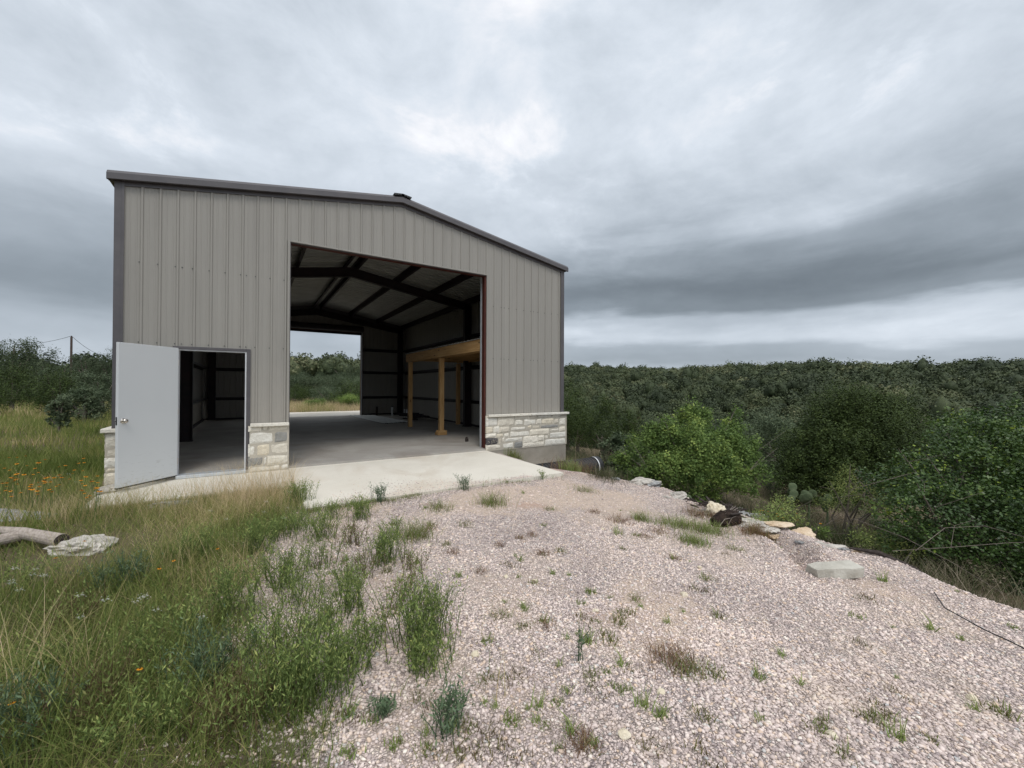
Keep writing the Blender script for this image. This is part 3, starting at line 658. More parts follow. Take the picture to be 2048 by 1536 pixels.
def wainscot(stones, u0, u1, zb, place, capbox, axis='x'):
    mb = MB()
    for x0, x1, z0, z1, k_ in stones: rough_stone(mb, place, x0-.005, x1+.005, z0-.006, z1+.006, colour(k_))
    a, b = place(u0, .052, zb), place(u1, .002, CAPZ-.045)
    mb.box(tuple(min(p, q) for p, q in zip(a, b)), tuple(max(p, q) for p, q in zip(a, b)), mi=1)
    o = BP(mb, 'stone_wainscot', ['stone', 'mortar'])
    c = MB(); u = capbox[0]; n = max(1, round((capbox[1]-capbox[0])/.62)); st = (capbox[1]-capbox[0])/n
    for i in range(n):
        a, b = place(u+i*st+.003, .125, CAPZ-.045), place(u+(i+1)*st-.003, .0, CAPZ+.012)
        c.box(tuple(min(p, q) for p, q in zip(a, b)), tuple(max(p, q) for p, q in zip(a, b)), random.uniform(.3, .6))
    BP(c, 'cap_stone', ['stone'], o, bevel=.006)
    return o
pf = lambda u, d, z: (u, YF-.03-d, z)
wainscot(parse(ST_R), DR-.01, XR+.08, -.06, pf, (DR+.002, XR+.12))
wainscot(parse(ST_L), WX1+.06, DL-.002, -.06, pf, (WX1+.062, DL-.004))
wainscot(auto_stones(XL-.09, WX0-.13, -.06, .78), XL-.085, WX0-.128, -.06, pf, (XL-.13, WX0-.21))
ps = lambda u, d, z: (XL-.025-d, u, z)
wainscot(auto_stones(YF-.03, YB, -.06, .78), YF-.028, YB, -.06, ps, (YF-.03, YB))
# scribbled chalk on the dark stone
ck = MB()
for pts in ([(5.03, .235), (5.035, .20), (5.03, .17), (5.05, .145), (5.075, .155), (5.07, .18), (5.045, .185)], [(4.99, .19), (4.975, .175), (4.99, .155), (5.01, .16)], [(4.97, .125), (4.99, .135), (5.01, .13)], [(5.0, .205), (5.06, .203), (5.13, .203)], [(4.88, .17), (4.90, .19), (4.925, .165), (4.915, .14)], [(5.10, .15), (5.13, .17), (5.15, .14)]):
    for a, b in zip(pts[:-1], pts[1:]): ck.bar((a[0], YF-.107, a[1]), (b[0], YF-.107, b[1]), .004, .006, (0, 1, 0))
BP(ck, 'chalk_marks', ['mortar'])
# slab, foundation
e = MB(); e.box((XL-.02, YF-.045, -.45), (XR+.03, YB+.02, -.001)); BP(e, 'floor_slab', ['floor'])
e = MB(); e.box((DR+.02, YF-.07, -.95), (XR+.06, YF-.0455, -.062)); e.box((XR+.031, YF-.045, -1.2), (XR+.06, YB, -.062)); BP(e, 'foundation', ['found'])

# concrete aprons (setting)
def slabobj(name, x0, x1, y0, y1, zb, zf, th, m, n=24):
    vs = []; fs = []
    xs = np.linspace(x0, x1, n); ys = np.linspace(y0, y1, n)
    for j, y in enumerate(ys):
        for i, x in enumerate(xs):
            jx = .012*float(vn(x, y, 3, 31)) if j == 0 else 0
            vs.append((x, y+jx, zf+(zb-zf)*(y-y0)/(y1-y0)+.004*float(vn(x, y, 1.5, 32))))
    for j in range(n-1):
        for i in range(n-1): a = j*n+i; fs.append((a, a+1, a+n+1, a+n))
    mb = MB(); mb.add(vs, fs)
    b = [i for i in range(n)]+[j*n+n-1 for j in range(1, n)]+[(n-1)*n+i for i in range(n-2, -1, -1)]+[j*n for j in range(n-2, 0, -1)]
    low = [(vs[k_][0], vs[k_][1], vs[k_][2]-th) for k_ in b]; top = [vs[k_] for k_ in b]
    mb.add(top+low, [(k_, k_+len(b), (k_+1) % len(b)+len(b), (k_+1) % len(b)) for k_ in range(len(b))])
    o = mb.build(name, m); tag(o, kind='structure'); return o
slabobj('concrete_apron', .60, 4.87, 5.86, YF-.195, -.046, -.062, .20, 'apron')
slabobj('concrete_sill', .60, 4.87, YF-.185, YF-.05, -.040, -.045, .20, 'apron', 10)
slabobj('concrete_path', XL-.02, .595, 7.42, YF-.05, -.055, -.075, .2, 'apron')
slabobj('concrete_yard', -3, 8.3, YB+.03, 27.3, -.03, -.02, .3, 'apron')

# ------------------------------------------------------------------ things in the building
mz = tag(empty('timber_mezzanine', (4.8, 9.2, 0)), 'yellow pine storage loft on square posts along the right wall', 'mezzanine')
def MP(mb, name, m, **kw):
    o = mb.build(name, m, None, **kw); o.parent = mz; o.location = -mz.location; return o
def post(x, y, blk=False):
    e = MB(); e.box((x-.07, y-.07, 0), (x+.07, y+.07, 2.44), axis=2); o = MP(e, 'post', 'wood', bevel=.004)
    if blk:
        b = MB()
        for k_ in range(2):
            b.box((x-.16, y-.115, .0+k_*.04), (x-.072, y+.115, .038+k_*.04), axis=1); 
        b.box((x-.13, y-.112, 0), (x+.15, y-.0725, .14)); b.box((x-.13, y+.0725, 0), (x+.15, y+.112, .14)); b.box((x+.072, y-.07, 0), (x+.11, y+.07, .14), axis=1)
        q = b.build('base_block', 'wood', None, bevel=.003); q.parent = o
for y in (15.1, 12.1): post(5.06, y, y == 12.1)
for y in (15.1, 12.1): post(7.03, y-.02)
e = MB(); e.box((4.92, 9.12, 2.44), (4.975, 12.1, 2.735), axis=1); e.box((4.922, 12.103, 2.44), (4.977, 15.2, 2.732), axis=1); MP(e, 'beam', 'wood', bevel=.003)
e = MB(); e.box((5.15, 9.2, 2.44), (5.19, 15.2, 2.735), axis=1); MP(e, 'beam', 'wood', bevel=.003)
e = MB(); e.box((7.03, 9.2, 2.46), (7.07, 15.2, 2.66), axis=1); MP(e, 'ledger', 'wood')
for i in range(16):
    y = 9.25+i*.395; e = MB(); e.box((5.191, y-.02, 2.50), (7.029, y+.02, 2.735)); MP(e, 'joist', 'wood')
e = MB(); n = 120
P = [(9.2+6.05*i/n, 2.745+(.018 if i % 4 in (1, 2) else 0)) for i in range(n+1)]
for (a, za), (b, zb) in zip(P[:-1], P[1:]): e.add([(4.88, a, za), (7.08, a, za), (7.08, b, zb), (4.88, b, zb)], [(0, 1, 2, 3)])
MP(e, 'deck_sheet', 'galv')

# ribbed steel sheets lying on the floor
sh = tag(empty('steel_channel_row', (4.2, 23, 0)), 'row of pale steel channels laid side by side on the floor near the back opening', 'steel channels')
p0, p1, p2 = Vector((4.45, 22.3, 0)), Vector((5.6, 16.9, 0)), Vector((4.65, 16.7, 0))
for k_ in range(6):
    e = MB(); A = Vector((4.25+.19*k_, 22.3-.12*k_, 0)); B = Vector((4.55+.2*k_, 16.75+.05*k_, 0)); Wv = Vector((.115, .02, 0))
    for t0, t1, z0, z1 in ((0, .12, .012, .012), (.12, .25, .012, .05), (.25, .75, .05, .05), (.75, .88, .05, .012), (.88, 1, .012, .012)):
        q = [A+Wv*t0, B+Wv*t0, B+Wv*t1, A+Wv*t1]
        e.add([(q[0].x, q[0].y, z0), (q[1].x, q[1].y, z0), (q[2].x, q[2].y, z1), (q[3].x, q[3].y, z1)], [(0, 1, 2, 3)])
    o = e.build('steel_channel', 'inner', None); o.parent = sh; o.location = -sh.location
e = MB(); e.add([(4.27, 22.35, .006), (4.5, 16.7, .006), (5.75, 16.95, .006), (5.35, 21.8, .006)], [(0, 1, 2, 3)]); e.add([(4.27, 22.35, .009), (4.5, 16.7, .009), (5.75, 16.95, .009), (5.35, 21.8, .009)], [(3, 2, 1, 0)]); o = e.build('dark_underlay', 'frame', None); o.parent = sh; o.location = -sh.location
for i, (x, y, r_, hh, lb) in enumerate([(5.55, 21.9, .05, .42, 'dark capped pipe stub standing near the back jamb'), (6.15, 21.2, .045, .46, 'white pipe stub standing alone by the back wall'), (6.35, 19.8, .03, .36, 'left one of the close pair of white pipe stubs'), (6.5, 19.9, .03, .34, 'right one of the close pair of white pipe stubs')]):
    e = MB(); e.tube([(0, 0, 0), (0, 0, hh)], r_, 14); e.tube([(0, 0, hh), (0, 0, hh+.05)], r_*1.2, 14, mi=1)
    o = e.build('pipe_stub', ['char' if i == 0 else 'white_plastic', 'black_metal' if i < 2 else 'white_plastic']); o.location = (x, y, 0)
    tag(o, lb, 'pipe', 'plumbing stubs in the slab')
e = MB()
for k_ in range(16):
    a = random.uniform(0, 3.1); c = Vector((6.2+random.uniform(-.35, .5), 18.6+random.uniform(-1.3, 1.3), .05+random.uniform(0, .2))); d = Vector((math.cos(a), math.sin(a), random.uniform(-.06, .1)))*random.uniform(.25, .5)
    e.bar(c-d, c+d, random.uniform(.05, .12), random.uniform(.02, .08))
tag(e.build('scrap_pile', 'frame'), 'low dark pile of scrap steel on the floor behind the loft post', 'scrap')
e = MB(); e.box((5.0, 10.2, 0), (5.08, 10.26, .09)); e.box((5.01, 10.21, .09), (5.06, 10.25, .13)); tag(e.build('wood_block', 'darkwood', bevel=.004), 'small dark block on the floor just inside the right jamb', 'block')

# ------------------------------------------------------------------ rocks and rubbish
def rock(name, loc, size, m, label, cat='rock', rz=0, seed=0, sub=3, rough_=.22, flat=False, group=None, tilt=0):
    import bmesh
    bm = bmesh.new(); bmesh.ops.create_icosphere(bm, subdivisions=sub+1, radius=1)
    r2 = np.random.default_rng(seed)
    pl_ = [(Vector(r2.normal(size=3)).normalized(), r2.uniform(.5, .88)) for _ in range(13)]
    for v in bm.verts:
        p = v.co.copy()
        for n_, d_ in pl_:
            t = p.dot(n_)-d_
            if t > 0: p -= n_*t*.9
        q = float(vn(p.x*1.0+seed*3, p.y+p.z*1.7, 3, seed))*rough_*1.2+float(vn(p.x+seed, p.y*1.3-p.z, 8, seed+1))*rough_*.6
        p *= 1+q
        v.co = Vector((p.x*size[0], p.y*size[1], p.z*size[2]))
    me = bpy.data.meshes.new(name); bm.to_mesh(me); bm.free()
    o = link(name, me, m); o.location = loc; o.rotation_euler = (tilt, 0, rz); tag(o, label, cat, group)
    return o
def gz(x, y, dz=0): return (x, y, h1(x, y)+dz)
rock('boulder', gz(5.62, 3.40, .06), (.19, .15, .15), 'boulder', 'cream limestone boulder at the edge of the gravel beside the charred stump', 'boulder', .4, 3)
rock('limestone_slab', gz(7.1, 3.78, .05), (.48, .26, .14), 'limegrey', 'pitted grey limestone slab half hidden in the brush', 'rock', -.6, 5, 4, .4)
rock('small_stone', gz(6.55, 3.85, .06), (.15, .12, .09), 'lime', 'small rounded grey stone left of the pitted slab', 'rock', 0, 6)
rock('flat_rock', gz(5.75, 2.62, .03), (.20, .11, .05), 'tanrock', 'left one of two flat tan rocks below the yellow flowered bush', 'rock', -.5, 8, 3, .3)
rock('flat_rock', gz(5.98, 2.42, .035), (.17, .12, .05), 'tanrock', 'right one of two flat tan rocks, its dark underside showing', 'rock', -.2, 9, 3, .3, tilt=.25)
rock('flat_rock', gz(5.62, 1.98, .01), (.17, .07, .03), 'lime', 'long pale sliver of rock lying flat on the gravel lobe', 'rock', -.75, 12, 3, .2)
rock('flat_rock', gz(6.0, 2.05, .02), (.10, .06, .05), 'lime', 'small white rock on the crest of the gravel lobe', 'rock', -.4, 13, 3, .2)
rock('limestone_ledge', (-2.6, 7.45, -.13), (1.0, .42, .17), 'limegrey', 'long low grey limestone ledge in the grass left of the building', 'rock', -.12, 15, 4, .3)
rock('limestone_slab', (-.85, 7.2, -.12), (.42, .18, .09), 'limegrey', 'grey limestone patch in the grass in front of the open door', 'rock', .1, 16, 4, .35)
rock('limestone_slab', (-1.38, 5.66, -.09), (.30, .20, .11), 'lime', 'broad split limestone slab beside the cut branches', 'rock', -.5, 17, 4, .3)
rock('limestone_slab', (-1.80, 8.35, -.06), (.22, .2, .1), 'lime', 'pale rubble stone at the foot of the left building corner', 'rock', .2, 19, 4, .3)
for i, (px, dep, m, s_) in enumerate([(1290, 7.6, 'lime', .34), (1355, 6.9, 'lime', .26), (1240, 8.4, 'lime', .30), (1520, 6.35, 'tanrock', .20), (1490, 6.2, 'limegrey', .16), (1545, 6.7, 'lime', .15)]):
    p = at(px, 1000, dep)
    rock('limestone_outcrop', gz(p[0], p[1], .02), (s_, s_*.6, s_*.3), m, ['white limestone outcrop under the left half of the bright shrub', 'white limestone outcrop under the bright shrub trunk', 'white limestone outcrop right of the black pipe', 'tan broken rock between the charred stump and the grey slab', 'grey broken rock behind the charred stump', 'pale broken rock in front of the pitted slab'][i], 'rock', i*.7, 30+i, 3, .3)
rq = np.random.default_rng(4)
for i, (px, py, s_) in enumerate([(1262, 962, .15), (1300, 968, .30), (1352, 984, .26), (1335, 996, .08), (1390, 1000, .24), (1405, 1022, .08), (1475, 1040, .09), (1492, 1052, .12), (1512, 1050, .24), (1535, 1062, .13), (1552, 1074, .09), (1465, 1024, .10), (1640, 1088, .07), (1690, 1100, .07), (1740, 1104, .30), (1790, 1112, .10), (1835, 1122, .26), (1600, 1088, .06), (1440, 1008, .12), (1500, 1030, .14), (1480, 1018, .10), (1230, 958, .12), (1715, 1104, .08), (1860, 1140, .08)]):
    x_, y_ = hit(px, py); o = rock('broken_limestone', gz(x_, y_, s_*.03), (s_, s_*rq.uniform(.5, .95), s_*rq.uniform(.18, .36)), ['lime', 'limegrey', 'tanrock', 'lime'][i % 4], 'broken limestone piece on the bank along the gravel edge', 'rock', rq.uniform(0, 3), 200+i, 3, .45, group='broken limestone along the gravel edge')
# small pale stones strewn on the gravel
for i, (px, py, s_) in enumerate([(1190, 1225, .03), (1013, 1155, .03), (1070, 1163, .028), (950, 1318, .035), (858, 1093, .03), (1367, 1193, .035), (1250, 1482, .035), (1400, 1130, .03), (1945, 1395, .03), (1322, 1395, .028), (1205, 1052, .03), (1665, 1480, .028)]):
    v = at(px, py, 1)-np.array([0, 0, CH]); t = (-.12-CH)/v[2]; p = v*t
    rock('pale_stone', gz(p[0], p[1], .008), (s_, s_*.8, s_*.55), 'boulder', 'small cream coloured stone loose on the grey gravel', 'stone', i, 60+i, 1, .2, group='cream stones strewn on the gravel')
# cut stone block
e = MB()
import bmesh
def rough_block(name, L, Wb, Hb, m, jit=.012, seed=1, cuts=5):
    bm = bmesh.new(); bmesh.ops.create_cube(bm, size=1)
    bmesh.ops.subdivide_edges(bm, edges=bm.edges[:], cuts=cuts, use_grid_fill=True)
    for v in bm.verts:
        p = v.co; mx = sum(abs(c) > .49 for c in p)
        v.co = Vector((p.x*L, p.y*Wb, p.z*Hb))
        if mx >= 2: v.co *= .985
        top = p.z > .49
        j = jit*(.25 if top else 1)
        v.co += Vector((float(vn(p.x*9, p.y*9+p.z*7, 1, seed)), float(vn(p.x*9+5, p.z*9+p.y*6, 1, seed+1)), float(vn(p.x*8, p.y*9, 1, seed+2))*.6))*j*2
    me = bpy.data.meshes.new(name); bm.to_mesh(me); bm.free(); return me
o = link('stone_block', rough_block('stone_block', .44, .14, .10, 'block', .016, 1, 9), 'block'); bx, by = 4.58, 1.60
o.location = (bx, by, h1(bx, by)+.040); o.rotation_euler = (R(3), R(-3), R(-28)); tag(o, 'grey rectangular cut stone block lying on the gravel', 'stone block')
# charred stump / log end
st = tag(empty('charred_stump', gz(5.22, 3.02, 0)), 'black charred log stump with tangled twigs at the gravel edge', 'stump')
e = MB(); e.tube([(-.17, .05, .05), (-.05, .02, .07), (.1, -.02, .08), (.19, -.05, .07)], [.06, .10, .11, .10], 11); e.tube([(-.05, 0, .02), (.02, .02, .17)], [.1, .05], 9); e.build('log', 'char', st)
e = MB(); e.bar((-.02, -.1, .17), (.20, -.12, .155), .03, .012); e.build('split_board', 'darkwood', st)
for k_ in range(22):
    a = random.uniform(0, 6.28); e = MB() if k_ == 0 else e
    p = Vector((random.uniform(-.2, .2), random.uniform(-.12, .1), .03)); q = p+Vector((math.cos(a)*.16, math.sin(a)*.12, random.uniform(.04, .2)))
    e.tube([p, (p+q)/2+Vector((0, 0, .04)), q], [.004, .003, .0015], 4)
e.build('twigs', 'greywood', st)
# dark bark and twig litter behind the boulder
litter = MB()
for k_ in range(170):
    p = np.array([6.35, 3.6])+rng.normal(size=2)*[.33, .22]; z = h1(*p)+random.uniform(.0, .09)
    a = random.uniform(0, 6.28); L = random.uniform(.05, .22)
    litter.bar((p[0], p[1], z), (p[0]+math.cos(a)*L, p[1]+math.sin(a)*L, z+random.uniform(-.01, .07)), random.uniform(.008, .03), random.uniform(.006, .02))
tag(litter.build('bark_litter', 'darkwood'), 'dark heap of broken bark and sticks behind the cream boulder', 'debris', kind='stuff')
# landscape board and brush at the right edge
e = MB(); pts = [(5.62, 1.83), (5.70, 1.60), (5.86, 1.36), (6.10, 1.12), (6.36, .95)]
e.tube([(x, y, h1(x, y)+.035) for x, y in pts], [.012, .03, .035, .035, .03], 6); tag(e.build('landscape_timber', 'darkwood'), 'long dark weathered timber half buried at the gravel edge', 'timber')
e = MB(); pts = [(4.95, 1.02), (4.66, .90), (4.45, .66), (4.36, .52), (4.20, .30), (4.1, 0)]
e.tube([(x, y, h1(x, y)+.022) for x, y in pts], .0045, 6, smooth if False else True); tag(e.build('cable', 'black_plastic'), 'thin dark cable lying across the gravel at the right', 'cable')
for i, (lb, arr) in enumerate([('long thin bare vine hanging from the dark shrub to the gravel', [(6.3, 2.0, .05), (6.1, 1.5, .02), (5.95, 1.1, -.08), (5.8, .75, -.2)]),
                               ('pale bare forked branch lying under the dark shrub', [(5.95, 1.55, -.12), (6.2, 1.15, .0), (6.6, .85, .06), (7.1, .5, .1)]),
                               ('curved bare twig arching at the right edge of the picture', [(6.1, 1.4, -.1), (6.5, 1.25, .12), (6.8, 1.0, .16), (7.2, .7, .02)])]):
    e = MB(); e.tube([(x, y, z-.15) for x, y, z in arr], [.0032, .003, .0025, .0015], 6)
    if i == 1: e.tube([(6.2, 1.15, -.15), (6.35, 1.15, .05), (6.55, 1.05, .1)], [.0025, .002, .001], 5)
    tag(e.build('bare_branch', 'bark'), lb, 'branch')
# cut branches at left
for i, (a, b, c, r0, r1, lb) in enumerate([((-2.35, 6.55, .0), (-1.95, 6.15, .02), (-1.55, 5.72, .0), .045, .062, 'bleached cut branch with a sawn end against the split limestone slab'),
                                         ((-2.7, 5.95, -.03), (-2.2, 6.0, -.01), (-1.95, 6.12, .0), .045, .055, 'second bleached branch lying behind and left of the sawn one')]):
    e = MB(); e.tube([a, b, c], [r0, (r0+r1)/2, r1], 14); o = e.build('cut_branch', 'greywood'); tag(o, lb, 'branch')
    d = (Vector(c)-Vector(b)).normalized(); f = MB(); f.tube([Vector(c)+d*.001, Vector(c)+d*.004], r1*.97, 14); f.build('sawn_end', 'darkwood', o)

# black corrugated drain pipe
dp = tag(empty('drain_pipe', (5.0, 7.2, -.37)), 'black corrugated drain pipe with a white band beside the foundation', 'pipe')
pts = []; rad = []; x = 4.9-5.0
while x < 1.86:
    for dx, r_ in ((0, .195), (.022, .215), (.045, .215), (.067, .195)): pts.append((x+dx, 0, 0)); rad.append(r_)
    x += .08
e = MB(); e.tube(pts, rad, 36, False); e.tube([(-.1, 0, 0), (1.85, 0, 0)], .188, 30, False); e.build('pipe_wall', 'black_plastic', dp, smooth=False)
e = MB(); e.tube([(1.86, 0, 0), (2.0, 0, 0)], .226, 40, False); e.tube([(1.86, 0, 0), (1.861, 0, 0)], [.19, .226], 40, False); e.tube([(2.0, 0, 0), (2.03, 0, 0), (2.05, 0, 0)], [.228, .228, .19], 40, False); e.tube([(1.86, 0, 0), (2.05, 0, 0)], .185, 30, False); e.build('pipe_collar', 'black_plastic', dp, smooth=True)
e = MB(); e.tube([(1.875, 0, 0), (1.905, 0, 0)], .229, 40, False); e.build('white_band', 'white_plastic', dp, smooth=True)

def ico():
    bm = bmesh.new(); bmesh.ops.create_icosphere(bm, subdivisions=1, radius=1); V = np.array([v.co[:] for v in bm.verts]); Fs = np.array([[v.index for v in f.verts] for f in bm.faces]); bm.free(); return V, Fs
IV, IF = ico()

# ------------------------------------------------------------------ foliage generators
def unit(n, r=rng):
    v = r.normal(size=(n, 3)); return v/np.linalg.norm(v, axis=1)[:, None]
def leaves(C, size, rnd, r=rng, asp=.5, up=.35, N=None, nw=1.3):
    "one diamond leaf per centre"
    n = len(C); a = unit(n, r); a[:, 2] *= .6; a /= np.linalg.norm(a, axis=1)[:, None]
    nn = unit(n, r); nn[:, 2] = np.abs(nn[:, 2])+up
    if N is not None: nn = unit(n, r)*.75+N*nw
    b = np.cross(nn, a); b /= np.linalg.norm(b, axis=1)[:, None]+1e-9
    s = size*(.6+.8*r.random(n)); s = s[:, None]
    V = np.stack([C-a*s*.5, C+b*s*asp*.5, C+a*s*.5, C-b*s*asp*.5], 1).reshape(-1, 3)
    Fc = np.arange(4*n).reshape(-1, 4)
    return V, Fc, np.repeat(rnd, 4)
def joinparts(L):
    V = []; Fs = []; A = []; o = 0
    for v, f, a in L: V.append(v); Fs.append(f+o); A.append(a); o += len(v)
    return np.concatenate(V), np.concatenate(Fs), np.concatenate(A)
def puffs(lobes, n, r, lo=.24, hi=.42, tall=1.0):
    "split big lobes into many small leaf masses sitting on their surface, so that dark gaps open between them"
    L = np.array(lobes, float); wt = (L[:, 3]*L[:, 4]*L[:, 5])**.667; k_ = r.choice(len(L), n, p=wt/wt.sum()); d = unit(n, r); d[:, 2] = np.where(d[:, 2] < -.5, -d[:, 2], d[:, 2])
    c = L[k_, :3]+d*L[k_, 3:]*(.72+.34*r.random(n))[:, None]; q = (L[k_, 3]*r.uniform(lo, hi, n)).clip(.06)
    return [(c[i, 0], c[i, 1], c[i, 2], q[i], q[i], q[i]*tall) for i in range(n)]
def crown(lobes, nclump, per, size, csig, r, asp=.55, inner=.25, rbase=.5, vert=1.0, shell=.82):
    """lobes [(cx,cy,cz,rx,ry,rz)]; leaf clumps spread over uneven lobe shells and some inside"""
    L = np.array(lobes, float); wt = (L[:, 3]*L[:, 4]*L[:, 5])**.667; wt /= wt.sum()
    k_ = r.choice(len(L), nclump, p=wt); d = unit(nclump, r)
    rad = np.where(r.random(nclump) < inner, r.random(nclump)**.5*.8, shell+.3*r.random(nclump))
    ph = r.random(3)*20
    bumpy = 1+.22*vn(d[:, 0]*2+k_*7+ph[0], d[:, 1]*2+d[:, 2]*2.3+ph[1], 1.5, 41)
    C = L[k_, :3]+d*L[k_, 3:]*(rad*bumpy)[:, None]
    cr = np.clip(rbase+.16*r.normal(size=nclump)+(.17*r.normal(size=len(L)))[k_], 0, .95)
    P = np.repeat(C, per, 0)+r.normal(size=(nclump*per, 3))*csig*np.array([1, 1, vert])
    q = np.clip(np.repeat(cr, per)+.12*r.normal(size=nclump*per), 0, 1)
    Nn = np.repeat(d, per, 0)+np.array([0, 0, .25])
    return leaves(P, size, q, r, asp, N=Nn, nw=1.4)
def crown_obj(name, parts, m, parent):
    V, Fc, A = parts; me = npmesh(name, V, Fc, {'rnd': A}); return link(name, me, m, parent)
def rlobes(n, rx, rz, cz, r, spread=.6, smin=.35, smax=.6, flat=.75):
    out = []
    for i in range(n):
        a = 2.4*i+r.random(); q = spread*np.sqrt((i+.5)/n)
        out.append((math.cos(a)*q*rx, math.sin(a)*q*rx, cz+rz*(r.random()-.45)*(1-q*.6)*1.1, rx*r.uniform(smin, smax), rx*r.uniform(smin, smax), rz*r.uniform(smin, smax)*flat*1.2))
    return out
def trunk(name, hh, r0, lobes, parent, r, m='bark', n=5):
    e = MB(); b0 = Vector((0, 0, -.25)); mid = Vector((r.uniform(-.1, .1)*hh*.3, r.uniform(-.1, .1)*hh*.3, hh*.35))
    e.tube([b0, Vector((0, 0, 0)), mid], [r0*1.3, r0, r0*.75], 8)
    ks = r.choice(len(lobes), min(n, len(lobes)), replace=False)
    for k_ in ks:
        L = lobes[k_]; q = Vector(L[:3]); e.tube([mid*.8, (mid+q)/2+Vector((0, 0, -.05*hh)), q+Vector((0, 0, L[5]*.4))], [r0*.6, r0*.38, r0*.12], 6)
    return e.build(name, m, parent)
def make_tree(kind, rw, hh, seed, q=1.0, lobes=None, name=None):
    r = np.random.default_rng(seed); root = empty(name or {'oak': 'oak_tree', 'pale': 'oak_tree', 'jun': 'juniper_tree', 'bright': 'shrub', 'glossy': 'shrub'}[kind])
    if kind in ('oak', 'pale'):
        lb = lobes or (rlobes(9, rw, hh*.42, hh*.62, r, .75, .30, .5)+[(math.cos(a_)*rw*.6, math.sin(a_)*rw*.6, hh*.26, rw*.38, rw*.38, hh*.26) for a_ in np.arange(0, 6.2, 1.05)])
        P = joinparts([crown(puffs(lb, 60, r, .35, .6), int(600*q), 9, max(.06, .085*rw/2), .09*rw/1.6, r, .6, .2, .45), crown(lb, int(220*q), 9, max(.06, .085*rw/2), .11*rw/1.6, r, .6, .6, .3, 1, .7)])
        crown_obj('crown', P, 'oak' if kind == 'oak' else 'oak_pale', root)
        trunk('trunk', hh, .05*hh, lb, root, r)
    elif kind == 'jun':
        lb = lobes or ([(0, 0, hh*.45, rw*.75, rw*.75, hh*.42), (0, 0, hh*.74, rw*.42, rw*.42, hh*.27)]+rlobes(8, rw, hh*.35, hh*.34, r, .72, .26, .42))
        P = joinparts([crown(puffs(lb, 70, r, .28, .5, 1.5), int(520*q), 10, max(.05, .075*rw/1.6), .07*rw/1.6, r, .42, .15, .42, 1.8), crown(lb, int(200*q), 10, max(.05, .08*rw/1.6), .09*rw/1.6, r, .42, .5, .3, 1.8, .7)])
        crown_obj('crown', P, 'juniper', root); trunk('trunk', hh, .04*hh, lb, root, r)
    elif kind == 'bright':
        lb = lobes or rlobes(8, rw, hh*.45, hh*.55, r, .7, .35, .5)
        P = crown(lb, int(900*q), 9, .055, .085, r, .6, .3, .45); crown_obj('crown', P, 'bright', root); trunk('trunk', hh, .02*hh, lb, root, r, n=8)
    return root
cnt = 0
def plant(root, x, y, sc=1, rz=None, dz=0):
    root.location = (x, y, h1(x, y)+dz); root.rotation_euler = (0, 0, random.uniform(0, 6.28) if rz is None else rz); root.scale = (sc, sc, sc)
def tree_at(kind, px, ytop, dep, wpx, seed, label, cat='tree', q=1.0, lobes=None, name=None, group=None, sink=0):
    p = at(px, ytop, dep); zb = h1(p[0], p[1])-sink; hh = max(.6, p[2]-zb); rw = wpx*dep/FPX/2
    t = make_tree(kind, rw, hh, seed, q, lobes, name); t.location = (p[0], p[1], zb); t.rotation_euler = (0, 0, random.uniform(0, 6.28)); tag(t, label, cat, group); return t

# trees on the left, nearest first
tree_at('oak', 20, 664, 30, 125, 101, 'tall spreading oak at the far left edge against the sky', q=2.2)
tree_at('oak', -60, 700, 29, 120, 102, 'lower oak cut off by the left frame edge', q=1.5)
tree_at('oak', 88, 716, 36, 60, 103, 'dark oak just left of the utility pole', q=1.3)
tree_at('oak', 178, 696, 34, 80, 104, 'broad dark oak right of the utility pole', q=1.6)
tree_at('oak', 222, 692, 35, 60, 105, 'dark oak partly behind the left building corner', q=1.3)
tree_at('pale', 110, 721, 27, 46, 106, 'pale grey green bushy oak below the utility pole', q=1.3)
tree_at('jun', 120, 742, 21, 110, 107, 'dark juniper thicket in the middle behind the grass field', 'tree', 1.6)
tree_at('jun', 25, 730, 24, 110, 108, 'low dark juniper under the tall left oak', 'tree', 1.5)
tree_at('jun', -20, 752, 20, 90, 109, 'low juniper bush at the left frame edge', 'tree', 1.2)
tree_at('pale', 205, 733, 20, 80, 110, 'green bushy oak beside the building corner', q=1.6)
tree_at('pale', 170, 765, 17, 70, 111, 'round green shrub at the field edge near the building', 'shrub', 1.2, name='shrub')
tree_at('pale', 120, 789, 14, 40, 112, 'small low bush standing alone in the grass field', 'shrub', .5, name='shrub')
# seen through the building
tree_at('oak', 640, 712, 75, 90, 120, 'hilltop oak left of the house seen through the back opening', q=1.2)
tree_at('oak', 600, 722, 72, 70, 121, 'hilltop oak left of the tallest one through the back opening', q=1.)
tree_at('oak', 700, 733, 70, 80, 122, 'hilltop oak right of the house through the back opening', q=1.)
tree_at('oak', 612, 752, 47, 80, 123, 'mid distance oak at the left of the back opening', q=1.6)
tree_at('oak', 672, 757, 45, 80, 124, 'mid distance oak in the middle of the back opening', q=1.6)
tree_at('pale', 728, 752, 42, 60, 125, 'pale oak by the right side of the back opening', q=1.3)
tree_at('jun', 610, 778, 36, 60, 126, 'dark juniper low at the left of the back opening', q=1.2)
tree_at('bright', 640, 796, 30, 26, 127, 'bright green sapling clump in the dry grass behind the building', 'shrub', .35)
tree_at('bright', 620, 803, 29.5, 22, 128, 'small bright green shrub left of the sapling clump', 'shrub', .3)
tree_at('jun', 670, 789, 32, 50, 129, 'dark green shrub right of the sapling clump', 'shrub', 1., name='shrub')
tree_at('bright', 700, 785, 30, 60, 130, 'bushy green shrub against the right back jamb', 'shrub', .9)
